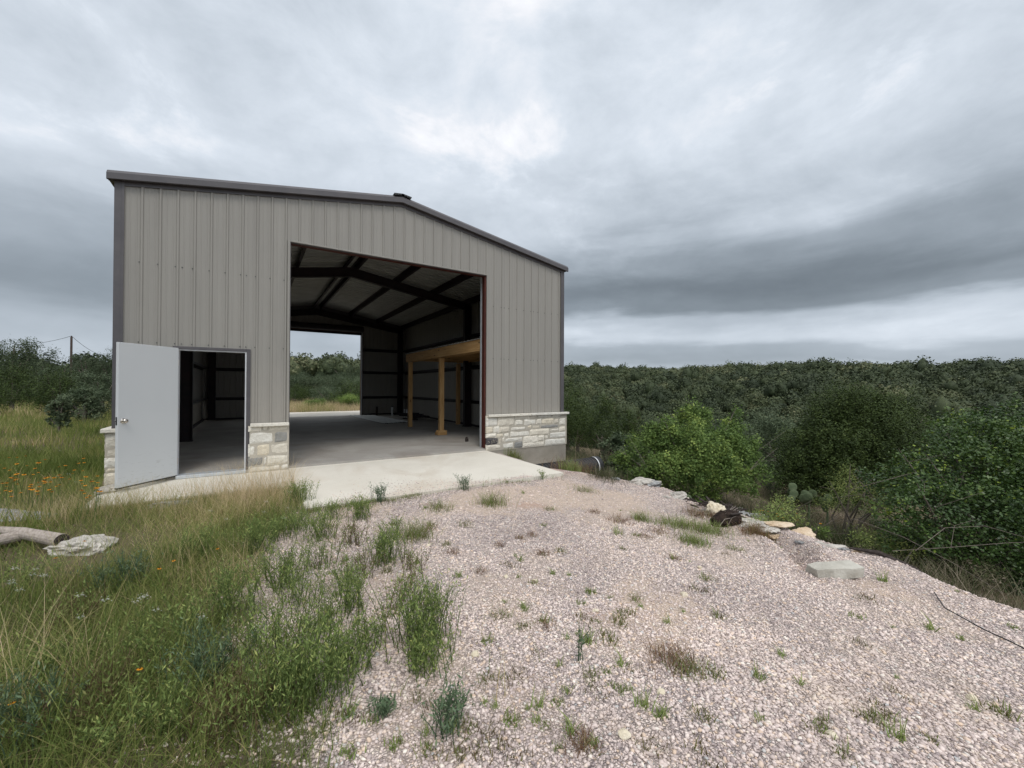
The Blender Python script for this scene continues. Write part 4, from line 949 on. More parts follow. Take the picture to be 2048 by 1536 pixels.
tree_at('jun', 590, 772, 34, 60, 132, 'dark juniper low at the left jamb seen through the building', 'shrub', 1., name='shrub')
tree_at('pale', 655, 772, 36, 70, 133, 'grey green rounded bush in the middle of the back opening', 'shrub', 1., name='shrub')
tree_at('jun', 702, 762, 33, 70, 134, 'dark bushy juniper right of the middle in the back opening', 'shrub', 1.2, name='shrub')
tree_at('jun', 730, 780, 31, 50, 131, 'dark shrub mostly behind the right back jamb', 'shrub', .8, name='shrub')
# right of the building, beyond the foundation
tree_at('jun', 1155, 800, 17, 90, 140, 'dark juniper directly behind the right building corner', q=1.4)
tree_at('jun', 1205, 792, 16, 85, 141, 'second dark juniper right of the building corner', q=1.4)
tree_at('jun', 1258, 822, 13.5, 80, 142, 'rounded dark juniper behind the left side of the bright shrub', q=1.3)
tree_at('pale', 1245, 868, 10.6, 90, 143, 'low green shrub between the black pipe and the bright shrub', 'shrub', 1.2, name='shrub')
tree_at('jun', 1480, 842, 20, 120, 145, 'dark juniper behind the right side of the bright shrub', q=1.5)
tree_at('oak', 1420, 822, 27, 90, 146, 'grey green oak rising behind the bright shrub', q=1.5)
tree_at('oak', 1310, 806, 26, 80, 147, 'grey green oak behind the left top of the bright shrub', q=1.4)

def low_scrub(px, py, rad_, hh, m, seed, lb, grp=None):
    r = np.random.default_rng(seed); x_, y_ = hit(px, py); root = empty('scrub_bush', (x_, y_, h1(x_, y_))); L = rlobes(7, rad_, hh*.5, hh*.5, r, .7, .4, .6)
    crown_obj('crown', joinparts([crown(puffs(L, 26, r, .3, .55), 300, 8, .035, .035, r, .45, .3, .4), crown(L, 120, 8, .035, .06, r, .45, .5, .35)]), m, root)
    e = MB()
    for k_ in range(7): q_ = Vector(L[r.integers(len(L))][:3]); e.tube([(0, 0, -.05), q_*.5, q_+Vector((0, 0, hh*.35))], [.008, .005, .0015], 4)
    e.build('stems', 'bark', root); tag(root, lb, 'bush', grp); return root
for i, (px, py, rr, hh, m) in enumerate([(1435, 985, .45, .5, 'slope'), (1475, 975, .5, .55, 'oak'), (1505, 965, .5, .6, 'slope'), (1540, 985, .45, .5, 'oak'), (1560, 955, .6, .6, 'slope'), (1600, 1010, .4, .45, 'slope'), (1640, 985, .5, .6, 'oak'), (1680, 1010, .45, .5, 'slope'), (1620, 1045, .3, .3, 'slope'), (1455, 965, .6, .6, 'oak'), (1505, 955, .7, .7, 'oak'), (1660, 1035, .35, .4, 'oak'), (1720, 1050, .4, .45, 'slope'), (1760, 1075, .4, .4, 'oak'), (1225, 950, .4, .4, 'oak'), (1265, 950, .4, .4, 'slope'), (1820, 1100, .4, .4, 'slope'), (1880, 1140, .35, .35, 'oak'), (1960, 1175, .35, .35, 'slope')]):
    if hit(px, py) is None: continue
    low_scrub(px, py, rr, hh, m, 1100+i, ['mixed brown green scrub bush on the slope beyond the gravel', 'grey green scrub bush on the slope beyond the gravel'][m == 'oak'], 'low scrub on the slope beyond the gravel')
# the bright shrub, big juniper, dark glossy shrub and sapling get hand-placed lobes
def lobes_from_px(L, dep, org):
    "lobes given as (px, py, radius px, depth offset) of a real plant standing at org"
    out = []
    for px, py, rp, dd in L:
        p = at(px, py, dep+dd)-np.array(org); rr = rp*(dep+dd)/FPX; out.append((p[0], p[1], p[2], rr, rr, rr*.95))
    return out
def big(kind, px, dep, L, seed, label, nm, ncl, per, leaf, csig, m, inner=.3, asp=.55, vert=1, rb=.45, stems=8, shell=.82, cat='shrub', npuff=0, tall=1.0, shrink=.78):
    p = at(px, 990, dep); org = (p[0], p[1], h1(p[0], p[1]))
    r = np.random.default_rng(seed); root = empty(nm, org)
    L = [(a, b_, c*shrink, d_) for a, b_, c, d_ in L]
    L += [(a+c*1.0*math.cos(t), b_+c*.95*math.sin(t), c*r.uniform(.20, .42), d_+r.uniform(-.35, .3)) for (a, b_, c, d_), t in [(L[r.integers(len(L))], r.uniform(-3.3, .2)) for _ in range(44 if len(L) > 8 else 6)]]
    lb = lobes_from_px(L, dep, org)
    pl2 = puffs(lb, npuff, r, tall=tall) if npuff else lb
    A1 = crown(pl2, ncl, per, leaf, csig, r, asp, inner, rb, vert, shell)
    if npuff: A1 = joinparts([A1, crown(lb, int(ncl*.55), per, leaf, csig*1.2, r, asp, .5, rb*.7, vert, .72)])
    crown_obj('crown', A1, m, root)
    e = MB()
    for k_ in range(stems):
        q = Vector(lb[r.integers(len(lb))][:3]); b0 = Vector((r.uniform(-.15, .15), r.uniform(-.15, .15), -.1)); md = (b0+q)/2+Vector(r.normal(size=3)*.12)
        e.tube([b0, md, q, q+(q-md).normalized()*.12], [.026, .015, .006, .002], 6)
        for t in range(3):
            s_ = md.lerp(q, r.random()); f_ = s_+Vector(r.normal(size=3)*.3); e.tube([s_, f_], [.005, .002], 5)
    e.build('branches', 'bark', root)
    tag(root, label, cat); return root
big('bright', 1385, 8.4, [(1290, 905, 45, .3), (1330, 880, 45, .2), (1390, 845, 42, .5), (1400, 905, 62, -.2), (1335, 940, 48, -.3), (1455, 900, 50, .1), (1470, 855, 24, .2), (1490, 905, 40, .3), (1440, 950, 50, -.3), (1520, 945, 32, 0), (1255, 925, 28, .4), (1385, 815, 20, .5), (1475, 830, 12, .2), (1380, 965, 40, -.4), (1300, 960, 30, -.2), (1340, 985, 34, -.3), (1425, 985, 34, -.2), (1480, 965, 34, 0), (1270, 965, 26, .1), (1385, 995, 26, -.4)], 201,
    'bright green leafy shrub in the centre right at the slope edge', 'shrub', 2600, 11, .046, .045, 'bright', .22, .62, stems=12, shell=.9, npuff=150)
big('jun', 1700, 11.5, [(1700, 880, 85, .3), (1640, 900, 65, 0), (1600, 915, 50, 0), (1740, 840, 48, .3), (1690, 830, 32, .4), (1735, 812, 26, .5), (1790, 855, 55, .6), (1830, 880, 45, .8), (1640, 950, 55, -.3), (1590, 960, 40, -.2), (1650, 860, 40, .3), (1720, 940, 60, 0), (1580, 890, 22, .1), (1565, 925, 20, .1), (1850, 850, 22, 1), (1620, 975, 45, -.4), (1680, 985, 50, -.5), (1740, 985, 50, -.5), (1580, 970, 34, -.3), (1800, 930, 60, .2), (1660, 1005, 34, -.7)], 202,
    'large dark olive juniper tree behind the prickly pear', 'juniper_tree', 6200, 15, .055, .045, 'juniper', .10, .4, 1.9, .45, shell=.86, npuff=300, tall=1.7, shrink=.92, cat='tree')
big('glossy', 1960, 5.6, [(1900, 960, 80, .3), (1980, 900, 75, .3), (2050, 960, 110, .4), (1830, 960, 55, .3), (1790, 985, 40, .2), (1860, 1040, 75, -.1), (1960, 1060, 95, -.2), (2060, 1090, 100, -.2), (1780, 1040, 45, .1), (1900, 880, 40, .4), (2030, 850, 60, .5), (1850, 925, 35, .4), (1790, 930, 28, .3), (1900, 1110, 60, .1), (2000, 1150, 80, .0), (2110, 1000, 110, .3), (2100, 1150, 90, 0), (1740, 965, 26, .4), (2180, 1050, 110, .2), (1810, 1090, 45, .3)], 203,
    'large dark glossy leaved shrub filling the right edge', 'shrub', 5600, 9, .040, .042, 'glossy', .30, .6, stems=22, npuff=300, shrink=.92, rb=.5)
big('sap', 1905, 6.9, [(1905, 835, 22, 0), (1925, 850, 20, 0), (1890, 850, 18, 0), (1935, 832, 14, 0), (1900, 870, 22, 0), (1870, 845, 12, 0)], 204,
    'thin airy sapling poking above the dark glossy shrub', 'sapling', 150, 6, .05, .05, 'glossy', .3, .6, stems=4, rb=.6, cat='tree')
big('yel', 1545, 6.6, [(1545, 1035, 34, 0), (1570, 1030, 34, 0), (1520, 1045, 22, -.1), (1595, 1040, 22, 0), (1560, 1010, 22, .2)], 205,
    'low green bush with yellow flowers above the tan rocks', 'shrub', 420, 8, .035, .045, 'weed', .4, .3, 1.4, stems=5)
big('lowb', 1640, 6.3, [(1637, 1062, 16, 0), (1650, 1068, 14, 0)], 206, 'small yellow green bush beside the right flat rock', 'shrub', 70, 8, .03, .03, 'bright', .4, .5, stems=3)
big('fern', 1690, 7.2, [(1700, 965, 34, 0), (1730, 985, 36, 0), (1680, 990, 28, 0), (1650, 1005, 26, 0), (1760, 1010, 36, -.2)], 207, 'feathery light green bush in front of the big juniper', 'shrub', 420, 9, .03, .06, 'weed', .5, .25, stems=7, rb=.6)
big('edgew', 1770, 5.9, [(1760, 1090, 32, 0), (1800, 1100, 30, 0), (1720, 1075, 22, 0), (1840, 1115, 28, 0)], 208, 'low yellow green undergrowth at the foot of the dark shrub', 'undergrowth', 330, 8, .035, .05, 'weed', .5, .3, 1.2, stems=4, rb=.75)
big('pipew', 1235, 9.0, [(1235, 950, 16, 0), (1265, 955, 16, 0), (1215, 958, 12, 0), (1290, 968, 14, 0)], 209, 'low leafy weeds right of the black pipe end', 'weeds', 160, 8, .04, .05, 'bright', .5, .5, stems=3, rb=.3)

# ------------------------------------------------------------------ grass blades
def blades(P, hgt, wid, lean, rnd, r, segs=3, curl=1.0):
    n = len(P); az = r.random(n)*2*np.pi; ln = lean*(.3+r.random(n)); dirv = np.stack([np.cos(az), np.sin(az)], 1)
    side = np.stack([-np.sin(az+r.normal(size=n)*.8), np.cos(az+r.normal(size=n)*.8)], 1)
    V = np.zeros((n, segs+1, 2, 3)); T = np.zeros((n, segs+1, 2))
    for k_ in range(segs+1):
        t = k_/segs; out = ln*(t**1.8)*curl; z = hgt*t*(1-.25*ln/np.maximum(hgt, .01)*t*curl*.5)
        w_ = wid*(1-t)**.7+.0004
        c = P+np.concatenate([dirv*out[:, None], z[:, None]], 1)
        o = np.concatenate([side*w_[:, None]*.5, np.zeros((n, 1))], 1)
        V[:, k_, 0] = c-o; V[:, k_, 1] = c+o; T[:, k_] = t
    b = (np.arange(n)*(segs+1)*2)[:, None]
    fs = np.concatenate([b+np.array([[2*k_, 2*k_+1, 2*k_+3, 2*k_+2]]) for k_ in range(segs)], 1).reshape(-1, 4)
    return V.reshape(-1, 3), fs, np.repeat(rnd, (segs+1)*2)
def infoot(x, y, m=.03):
    "inside building, apron or path"
    return ((x > XL-.1) & (x < XR+.08) & (y > YF-.15) & (y < YB+.1)) | ((x > .60-m) & (x < 4.87+m) & (y > 5.86-m) & (y < YF)) | ((x > XL-.05) & (x < .6) & (y > 7.42-m) & (y < YF)) | ((x > -3) & (x < 8.3) & (y > YB) & (y < 27.3))
def scatter(n, x0, x1, y0, y1, r, dens):
    x = r.uniform(x0, x1, n); y = r.uniform(y0, y1, n); k_ = (r.random(n) < dens(x, y)) & ~infoot(x, y); return x[k_], y[k_]
def clear(x, y):
    k_ = np.ones(len(x))
    for cx, cy, rx, ry in ((-1.45, 5.55, .75, .55), (-2.7, 7.35, 1.2, .45), (-1.55, 5.2, .5, .35), (-2.35, 5.8, .5, .4)): k_ *= 1-.80*np.exp(-(((x-cx)/rx)**2+((y-cy)/ry)**2)**2)
    return k_
def tone(x, y, r):
    "which grass colour grows where: 0 deep green .. 1 straw"
    t = .42+.55*vn(x, y, .75, 51)+.35*vn(x, y, 2.3, 52)
    t = t-.10*ss(8, 5, y)+.24*np.exp(-((x+.15)**2/.5+(y-6.4)**2/.8))+.12*ss(9, 20, y)
    return np.clip(t+.16*r.normal(size=len(x)), 0, 1)
r = np.random.default_rng(11)
PB = []
def field(n, box, hr, wr, lean, dens, dt=0, hn=.5):
    x, y = scatter(n, *box, r, dens); hv = r.uniform(hr[0], hr[1], len(x))*(1+hn*2*vn(x, y, 1.1, 53))*(.35+.65*clear(x, y)); 
    P = np.stack([x, y, H(x, y)-.01], 1); tn = np.clip(tone(x, y, r)+dt, 0, 1)
    PB.append(blades(P, hv, np.full(len(x), wr)*r.uniform(.6, 1.3, len(x)), np.maximum(hv*lean, .01), tn, r))
dG = lambda x, y: grassy(x, y)
near_d = lambda x, y: grassy(x, y)*clear(x, y)*np.clip(3.4/np.hypot(x, y)+.15, 0, 1)
field(88000, (-3.4, 1.2, 1.0, 7.4), (.04, .18), .0040, 1.1, near_d, -.16)
field(40000, (-3.4, 1.2, 1.0, 7.4), (.04, .14), .0045, 1.3, near_d, .34)
field(13000, (-3.4, 1.2, 1.2, 7.4), (.22, .42), .0028, .75, lambda x, y: near_d(x, y)*ss(-.1, .2, vn(x, y, 1.0, 54)+.1), .10)
field(6000, (-1.6, .6, 1.8, 7.2), (.30, .52), .0024, .65, lambda x, y: near_d(x, y)*ss(-.05, .2, vn(x, y, 1.3, 57)+.08), .45)
field(9000, (-.9, 1.6, 1.6, 7.0), (.05, .20), .0036, .9, lambda x, y: (grassy(x, y) > .02)*.5*ss(0, .2, vn(x, y, 2.2, 58)+.05)+ss(1.5, .4, x-.15*y)*.10, .05)
field(50000, (-9, -1.7, 4, 14), (.15, .38), .007, .6, lambda x, y: grassy(x, y)*.9, -.16)
field(70000, (-24, -1.9, 9, 32), (.18, .42), .014, .5, lambda x, y: grassy(x, y)*ss(1.6, .8, -x/np.maximum(y, 1)), -.10)
field(60000, (-50, -2, 28, 62), (.25, .55), .035, .5, lambda x, y: grassy(x, y)*ss(1.5, .9, -x/np.maximum(y, 1)), .12)
field(26000, (-4, 12, 26.5, 42), (.25, .62), .014, .5, lambda x, y: grassy(x, y), .38)
field(1500, (-2.6, -1.2, 7.0, 7.9), (.2, .45), .0028, .7, lambda x, y: .8+0*x, .15)
field(2600, (-2.0, .6, 6.5, 7.42), (.30, .52), .0026, .6, lambda x, y: .6+0*x, .42)
V, Fs, A = joinparts(PB); me = npmesh('meadow_grass', V, Fs, {'rnd': A}); tag(link('meadow_grass', me, 'grass'), 'mixed green and straw grass covering the ground left of and behind the building', 'grass', kind='stuff')
# slope undergrowth right of the gravel
PB = []
x, y = scatter(150000, 5.2, 14, -1, 13, r, lambda x, y: ss(.5, 1.6, x-edge(y)+.7*vn(x, y, 1.6, 24))*.6*ss(-.2, .2, vn(x, y, 1.2, 61)+.12)); hv = r.uniform(.08, .34, len(x))*(1+vn(x, y, 1.7, 62))
PB.append(blades(np.stack([x, y, H(x, y)-.01], 1), hv, np.full(len(x), .006), hv*.9, np.clip(.40+.7*vn(x, y, 1.3, 63)+.25*r.normal(size=len(x)), 0, 1), r))
V, Fs, A = joinparts(PB); me = npmesh('slope_grass', V, Fs, {'rnd': A}); tag(link('slope_grass', me, 'slope'), 'low grass and weeds on the slope right of the gravel', 'grass', kind='stuff')
q = np.random.default_rng(66); x = q.uniform(.55, 4.95, 5200); y = 5.84-np.abs(q.normal(size=5200))*.13+.03*vn(x, x*0, 2, 33); k_ = q.random(5200) < ss(-.12, .25, vn(x, y*0, 1.6, 34)+.05)+.06
x, y = x[k_], y[k_]; hv = q.uniform(.02, .12, len(x))*(1+1.6*vn(x, y*0, 2.4, 35)); V, Fs, A = blades(np.stack([x, y, H(x, y)-.005], 1), hv, np.full(len(x), .0035), hv*.9, np.clip(.45+.3*q.normal(size=len(x)), 0, 1), q)
tag(link('edge_weeds', npmesh('edge_weeds', V, Fs, {'rnd': A}), 'tuft'), 'fringe of low weeds along the front edge of the concrete apron', 'weeds', kind='stuff')
def grass_clump(name, x, y, rad_, n, hr, m, label, cat='grass clump', wid=.004, lean=.6, tn=(.5, .25), seed=0, group=None):
    q = np.random.default_rng(seed); d = q.normal(size=(n, 2))*rad_*.5; P = np.stack([d[:, 0], d[:, 1], np.zeros(n)], 1)
    P[:, 2] = H(d[:, 0]+x, d[:, 1]+y)-h1(x, y)-.01
    hv = q.uniform(*hr, n); V, Fs, A = blades(P, hv, np.full(n, wid), hv*lean, np.clip(tn[0]+tn[1]*q.normal(size=n), 0, 1), q)
    o = link(name, npmesh(name, V, Fs, {'rnd': A}), m); o.location = (x, y, h1(x, y)); tag(o, label, cat, group); return o
p = hit(1500, 985); grass_clump('dry_grass_clump', p[0], p[1], .45, 900, (.2, .42), 'dry', 'pale dry grass tuft above the pitted grey slab', seed=1, wid=.0035)
p = hit(1700, 1060); grass_clump('dry_grass_clump', p[0], p[1], .55, 1500, (.2, .45), 'dry', 'wide grey mound of dry grass right of the yellow flowered bush', seed=2, lean=1.1, wid=.003, tn=(.3, .25))
p = hit(1640, 1030); grass_clump('dry_grass_clump', p[0], p[1], .5, 900, (.2, .5), 'rust', 'brown twiggy weeds under the prickly pear', seed=3, tn=(.6, .3))
p = hit(1600, 1000); grass_clump('dry_grass_clump', p[0], p[1], .4, 600, (.2, .55), 'rust', 'reddish dry weeds just in front of the prickly pear', seed=4, tn=(.4, .3))
for i, (px, py, rr, n, hm, m, lb) in enumerate([(1560, 1010, .35, 900, .38, 'slope', 'mixed brush behind the yellow flowered bush'), (1660, 1050, .40, 1200, .42, 'dry', 'grey twiggy dry brush between the bush and the dark shrub'), (1740, 1060, .40, 1100, .40, 'slope', 'brown green brush under the feathery bush'), (1420, 1000, .30, 700, .25, 'slope', 'weeds at the foot of the bright shrub'), (1300, 965, .35, 700, .22, 'slope', 'weeds under the left half of the bright shrub'), (1800, 1100, .35, 900, .35, 'slope', 'low brush along the gravel under the dark shrub'), (1210, 955, .35, 700, .28, 'slope', 'weeds around the open end of the black pipe')]):
    x_, y_ = hit(px, py); grass_clump('brush_clump', x_, y_, rr, n, (hm*.4, hm), m, lb, 'brush', .004, .9, (.5, .3), 340+i)
grass_clump('rusty_weeds', 5.75, 6.55, .40, 1500, (.25, .52), 'rust', 'rusty brown weeds in front of the black drain pipe', seed=5, tn=(.35, .3), wid=.005, lean=.9)
grass_clump('rusty_weeds', 5.45, 6.30, .22, 450, (.15, .35), 'tuft', 'green weed clump at the right corner of the concrete apron', seed=6, tn=(.8, .2), wid=.006)
grass_clump('dry_grass_clump', 7.3, 7.6, .5, 130, (.6, 1.0), 'dry', 'tall sparse straw stalks behind the black drain pipe', seed=7, lean=.5, wid=.006)
grass_clump('dry_grass_clump', 5.5, 8.45, .22, 500, (.12, .34), 'tuft', 'olive weed growing against the foundation right of the door', seed=8, tn=(.45, .2), wid=.006)
for i, (x, y, rr, n, m, lb) in enumerate([(5.22, 2.62, .17, 700, 'rust', 'brown dry grass lining the small washout in the gravel'), (4.75, 2.95, .25, 600, 'tuft', 'green weed patch in front of the charred stump'), (4.55, 3.25, .28, 600, 'tuft', 'wide weed patch between the boulder and the gravel'), (4.15, 2.75, .17, 420, 'tuft', 'rounded weed tuft near the middle of the right gravel'), (5.35, 3.45, .22, 380, 'rust', 'brown weeds in front of the cream boulder'), (4.3, 3.6, .12, 260, 'tuft', 'bright small grass tuft left of the weed patches'), (5.6, 2.75, .2, 260, 'weed', 'leafy green weeds right of the charred stump')]):
    grass_clump('weed_patch', x, y, rr, n, (.05, .17), m, lb, 'weeds', .004, .9, (.6, .25), 300+i)
for i, (px, py, rr, n, hmx, m, lb) in enumerate([(985, 1010, .20, 380, .22, 'tuft', 'olive grass tuft in front of the apron middle'), (880, 1020, .2, 260, .16, 'tuft', 'low weeds at the apron edge left of the olive tuft'), (1170, 975, .2, 260, .12, 'tuft', 'weed fringe by the right apron corner'), (1240, 1030, .2, 300, .10, 'rust', 'brown weeds on the sandy patch'), (1320, 1050, .2, 240, .09, 'rust', 'brown weed streak right of the sandy patch'), (1345, 1330, .14, 420, .10, 'rust', 'dark olive flattened weed near the front middle'), (1380, 1350, .10, 250, .08, 'tuft', 'low green weed beside the flattened weed'), (830, 1075, .2, 420, .24, 'tuft', 'brown green upright tuft left of the gravel middle'), (1085, 1105, .08, 200, .06, 'rust', 'dark low weed in the middle of the gravel'), (1040, 1075, .06, 120, .06, 'rust', 'small dark weed left of the middle one'), (1165, 1500, .07, 200, .08, 'rust', 'brown twiggy weed at the bottom of the gravel'), (1235, 1060, .06, 60, .14, 'weed', 'thin upright green weed on the sandy patch')]):
    v = at(px, py, 1)-np.array([0, 0, CH]); t = (-.12-CH)/v[2]; p = v*t
    grass_clump('gravel_weed', p[0], p[1], rr, n, (hmx*.35, hmx), m, lb, 'weeds', .0035, .9, (.5, .28), 400+i)

for i, (px, py, rr, m) in enumerate([(905, 1105, .10, 'rust'), (1000, 1092, .07, 'rust'), (1065, 1072, .07, 'rust'), (930, 1050, .12, 'tuft'), (1100, 1020, .10, 'tuft'), (1190, 1025, .12, 'rust'), (1290, 1075, .10, 'rust'), (960, 1145, .07, 'rust'), (1090, 1255, .06, 'rust'), (1000, 1235, .09, 'tuft'), (1410, 1160, .08, 'tuft'), (1350, 1120, .07, 'rust'), (1470, 1100, .12, 'tuft'), (1270, 1200, .06, 'tuft'), (860, 1060, .12, 'rust')]):
    x, y = ground_px(px, py) if 'ground_px' in globals() else hit(px, py)
    grass_clump('dry_weed', x, y, rr, int(1500*rr), (.02, .07), m, 'low flattened weed on the open gravel', 'weeds', .0035, 1.0, (.4, .28), 440+i, 'low flattened weeds on the open gravel')
# leafy bushy weeds
def leafy_weed(name, nstem, hh, spread, m, seed, leaf=.022, per=16, curve=.35, branchy=True):
    q = np.random.default_rng(seed); root = empty(name); Pc = []; SB = MB()
    st_p = []; Lp = []
    for i in range(nstem):
        a = q.random()*6.28; b0 = np.array([q.normal()*spread*.28, q.normal()*spread*.28, 0]); h_ = hh*q.uniform(.55, 1.05); ln = spread*q.uniform(.1, .6)
        d = np.array([math.cos(a), math.sin(a)])
        tt = np.linspace(0, 1, per); c = np.stack([b0[0]+d[0]*ln*tt**1.4, b0[1]+d[1]*ln*tt**1.4, h_*tt], 1)
        SB.tube([tuple(c[0]), tuple(c[per//2]), tuple(c[-1])], [.0028, .002, .0008], 4)
        Lp.append(c[1:]+q.normal(size=(per-1, 3))*leaf*.35)
        if branchy:
            for k_ in range(2):
                s_ = c[int(per*q.uniform(.35, .75))]; e_ = s_+np.array([q.normal()*.05, q.normal()*.05, q.uniform(.05, .16)*hh/.4]); Lp.append(s_+(e_-s_)*np.linspace(.2, 1, 6)[:, None]+q.normal(size=(6, 3))*leaf*.25)
                SB.tube([tuple(s_), tuple(e_)], [.0015, .0006], 3)
    P = np.concatenate(Lp); n = len(P); a = unit(n, q); a[:, 2] = np.abs(a[:, 2])*.9+.35; a /= np.linalg.norm(a, axis=1)[:, None]
    b = np.cross(a, unit(n, q)); b /= np.linalg.norm(b, axis=1)[:, None]; s_ = (leaf*q.uniform(.6, 1.4, n))[:, None]
    V = np.stack([P, P+a*s_*.5+b*s_*.13, P+a*s_, P+a*s_*.5-b*s_*.13], 1).reshape(-1, 3)
    link('leaves', npmesh('leaves', V, np.arange(4*n).reshape(-1, 4), {'rnd': np.repeat(np.clip(.5+.25*q.normal(size=n), 0, 1), 4)}), m, root)
    SB.build('stems', m, root); return root
def ground_px(px, py, z=-.12):
    v = at(px, py, 1)-np.array([0, 0, CH]); t = (z-CH)/v[2]; p = v*t; return p[0], p[1]
for i, (px, py, ns, hh, sp, m, lb) in enumerate([
    (845, 1300, 95, .42, .30, 'weed', 'big bushy green weed standing in the gravel left of centre'),
    (850, 1345, 40, .22, .22, 'weed', 'lower green weed in front of the big bushy one'),
    (890, 1470, 24, .20, .14, 'blueweed', 'blue green branching weed low in the foreground gravel'),
    (640, 1420, 75, .40, .32, 'weed', 'dense green weed at the front edge of the grass'),
    (690, 1360, 50, .26, .24, 'weed', 'green weed right of the dense one at the grass edge'),
    (770, 1130, 60, .34, .26, 'weed', 'airy green weed behind the big bushy one'),
    (720, 1040, 45, .28, .24, 'weed', 'green weed on the gravel by the apron corner'),
    (640, 1080, 55, .30, .28, 'weed', 'green weed between the grass and the pale gravel'),
    (600, 1010, 60, .32, .25, 'weed', 'leafy weed with tiny white flowers at the apron corner'),
    (560, 1180, 55, .34, .28, 'weed', 'tall leafy weed rising from the left grass'),
    (520, 1110, 60, .36, .28, 'weed', 'bright leafy weed in the grass before the path'),
    (700, 1230, 35, .30, .20, 'weed', 'thin green weed left of the big bushy one'),
    (760, 1010, 22, .26, .16, 'blueweed', 'sparse seed stalk weed left on the apron edge'),
    (930, 985, 20, .24, .16, 'blueweed', 'sparse seed stalk weed in the middle of the apron edge'),
    (1085, 960, 7, .16, .08, 'weed', 'row of short leafy weeds near the right apron corner'),
    (770, 1440, 12, .08, .08, 'blueweed', 'small spreading weed left of the blue green one'),
    (1160, 1330, 4, .22, .05, 'blueweed', 'single tall thin weed stalk in the gravel'),
    (450, 1250, 55, .40, .3, 'weed', 'leafy weed in the middle of the foreground grass'),
    (380, 1130, 50, .34, .3, 'weed', 'leafy weed deep in the grass before the open door')]):
    x, y = ground_px(px, py); o = leafy_weed('green_weed', ns, hh, sp, m, 500+i, .024 if hh > .2 else .03, 14 if hh > .2 else 8); o.location = (x, y, h1(x, y)-.005); tag(o, lb, 'weed')
for i, (px, py) in enumerate([(60, 1180), (150, 1250), (250, 1180), (330, 1330), (90, 1370), (210, 1440), (420, 1380), (520, 1330), (300, 1480), (470, 1480), (40, 1490), (560, 1440)]):
    x, y = ground_px(px, py); o = leafy_weed('green_weed', 38, .26+.03*(i % 4), .3, ['weed', 'tuft', 'blueweed', 'weed'][i % 4], 560+i, .024, 12); o.location = (x, y, h1(x, y)-.005)
    tag(o, 'leafy weed among the long foreground grass', 'weed', 'leafy weeds among the foreground grass')
for i, (px, py, ns, hh) in enumerate([(600, 1060, 30, .25), (660, 1040, 26, .22), (700, 1090, 30, .25), (640, 1140, 34, .28), (590, 1220, 34, .3), (730, 1160, 24, .22), (680, 1190, 26, .24), (790, 1070, 22, .2), (820, 1150, 20, .2), (640, 1280, 34, .3), (740, 1310, 26, .25), (700, 1010, 22, .2), (610, 1330, 34, .3), (560, 1080, 34, .28), (800, 1220, 22, .24)]):
    x, y = ground_px(px, py); o = leafy_weed('green_weed', ns, hh, .26, ['weed', 'weed', 'tuft'][i % 3], 600+i, .020, 12); o.location = (x, y, h1(x, y)-.005)
    tag(o, 'thin green weed where the grass gives way to gravel', 'weed', 'thin weeds at the grass and gravel border')
# seedling tufts: six kinds copied over the gravel
protos = []
for i in range(5):
    q = np.random.default_rng(700+i); n = [26, 40, 60, 34, 50][i]; P = np.concatenate([q.normal(size=(n, 2))*[.012, .02, .03, .015, .035][i], np.zeros((n, 1))], 1); hv = q.uniform(.012, [.05, .04, .06, .09, .05][i], n)
    V, Fs, A = blades(P, hv, np.full(n, .005), hv*.9, np.clip([.9, .6, .35, .8, .1][i]+.15*q.normal(size=n), 0, 1), q, 2); protos.append(npmesh('seedling', V, Fs, {'rnd': A})); protos[-1].materials.append(MT['tuft'])
k_ = 0; q = np.random.default_rng(77)
while k_ < 170:
    px, py = q.uniform(560, 2040), q.uniform(985, 1530)**1.0
    x, y = ground_px(px, py)
    if x > edge(y)-.15 or grassy(np.array([x]), np.array([y]))[0] > .5 or infoot(np.array([x]), np.array([y]))[0] or y < .2: continue
    if q.random() > (1.0 if x < 2.2+.2*y else .35): continue
    o = bpy.data.objects.new('seedling', protos[q.integers(5)]); COL.objects.link(o); o.location = (x, y, h1(x, y)); s_ = q.uniform(.6, 1.3); o.scale = (s_, s_, s_); o.rotation_euler = (0, 0, q.uniform(0, 6.28))
    tag(o, 'tiny weed tuft sprouting through the open gravel', 'weed', 'tiny weed tufts scattered over the gravel'); k_ += 1

# flowers
def flower_proto():
    root = empty('orange_flower'); e = MB(); e.tube([(0, 0, 0), (.01, .004, .12), (0, 0, .26)], [.0025, .002, .0018], 5); e.build('stem', 'weed', root)
    e = MB()
    for i in range(9):
        a = i*2*math.pi/9; c, s_ = math.cos(a), math.sin(a)
        P = [(0, 0), (.006, -.0045), (.013, -.0045), (.016, -.001), (.013, .0045), (.006, .0045)]
        e.add([(c*u-s_*v, s_*u+c*v, .262-u*.2) for u, v in P], [tuple(range(6))], random.random())
    e.build('petals', 'petal', root); e = MB(); e.tube([(0, 0, .258), (0, 0, .264), (0, 0, .268)], [.005, .005, .002], 8); e.build('flower_head', 'eye', root); return root
fl = flower_proto()
named = [((105, 1112), 'orange flower in front of the sawn branch'), ((305, 1135), 'orange flower left in the middle grass before the door'), ((352, 1117), 'orange flower right of its neighbour in the middle grass'), ((440, 1096), 'dark faded flower in the grass right of the others'), ((262, 1345), 'large orange flower in the foreground grass'), ((27, 1407), 'yellow orange flower at the lower left frame edge'), ((155, 1080), 'reddish flower in front of the split limestone slab'), ((1640, 1115 - 60), 'orange flower among the dry grass at the right')]
first = True
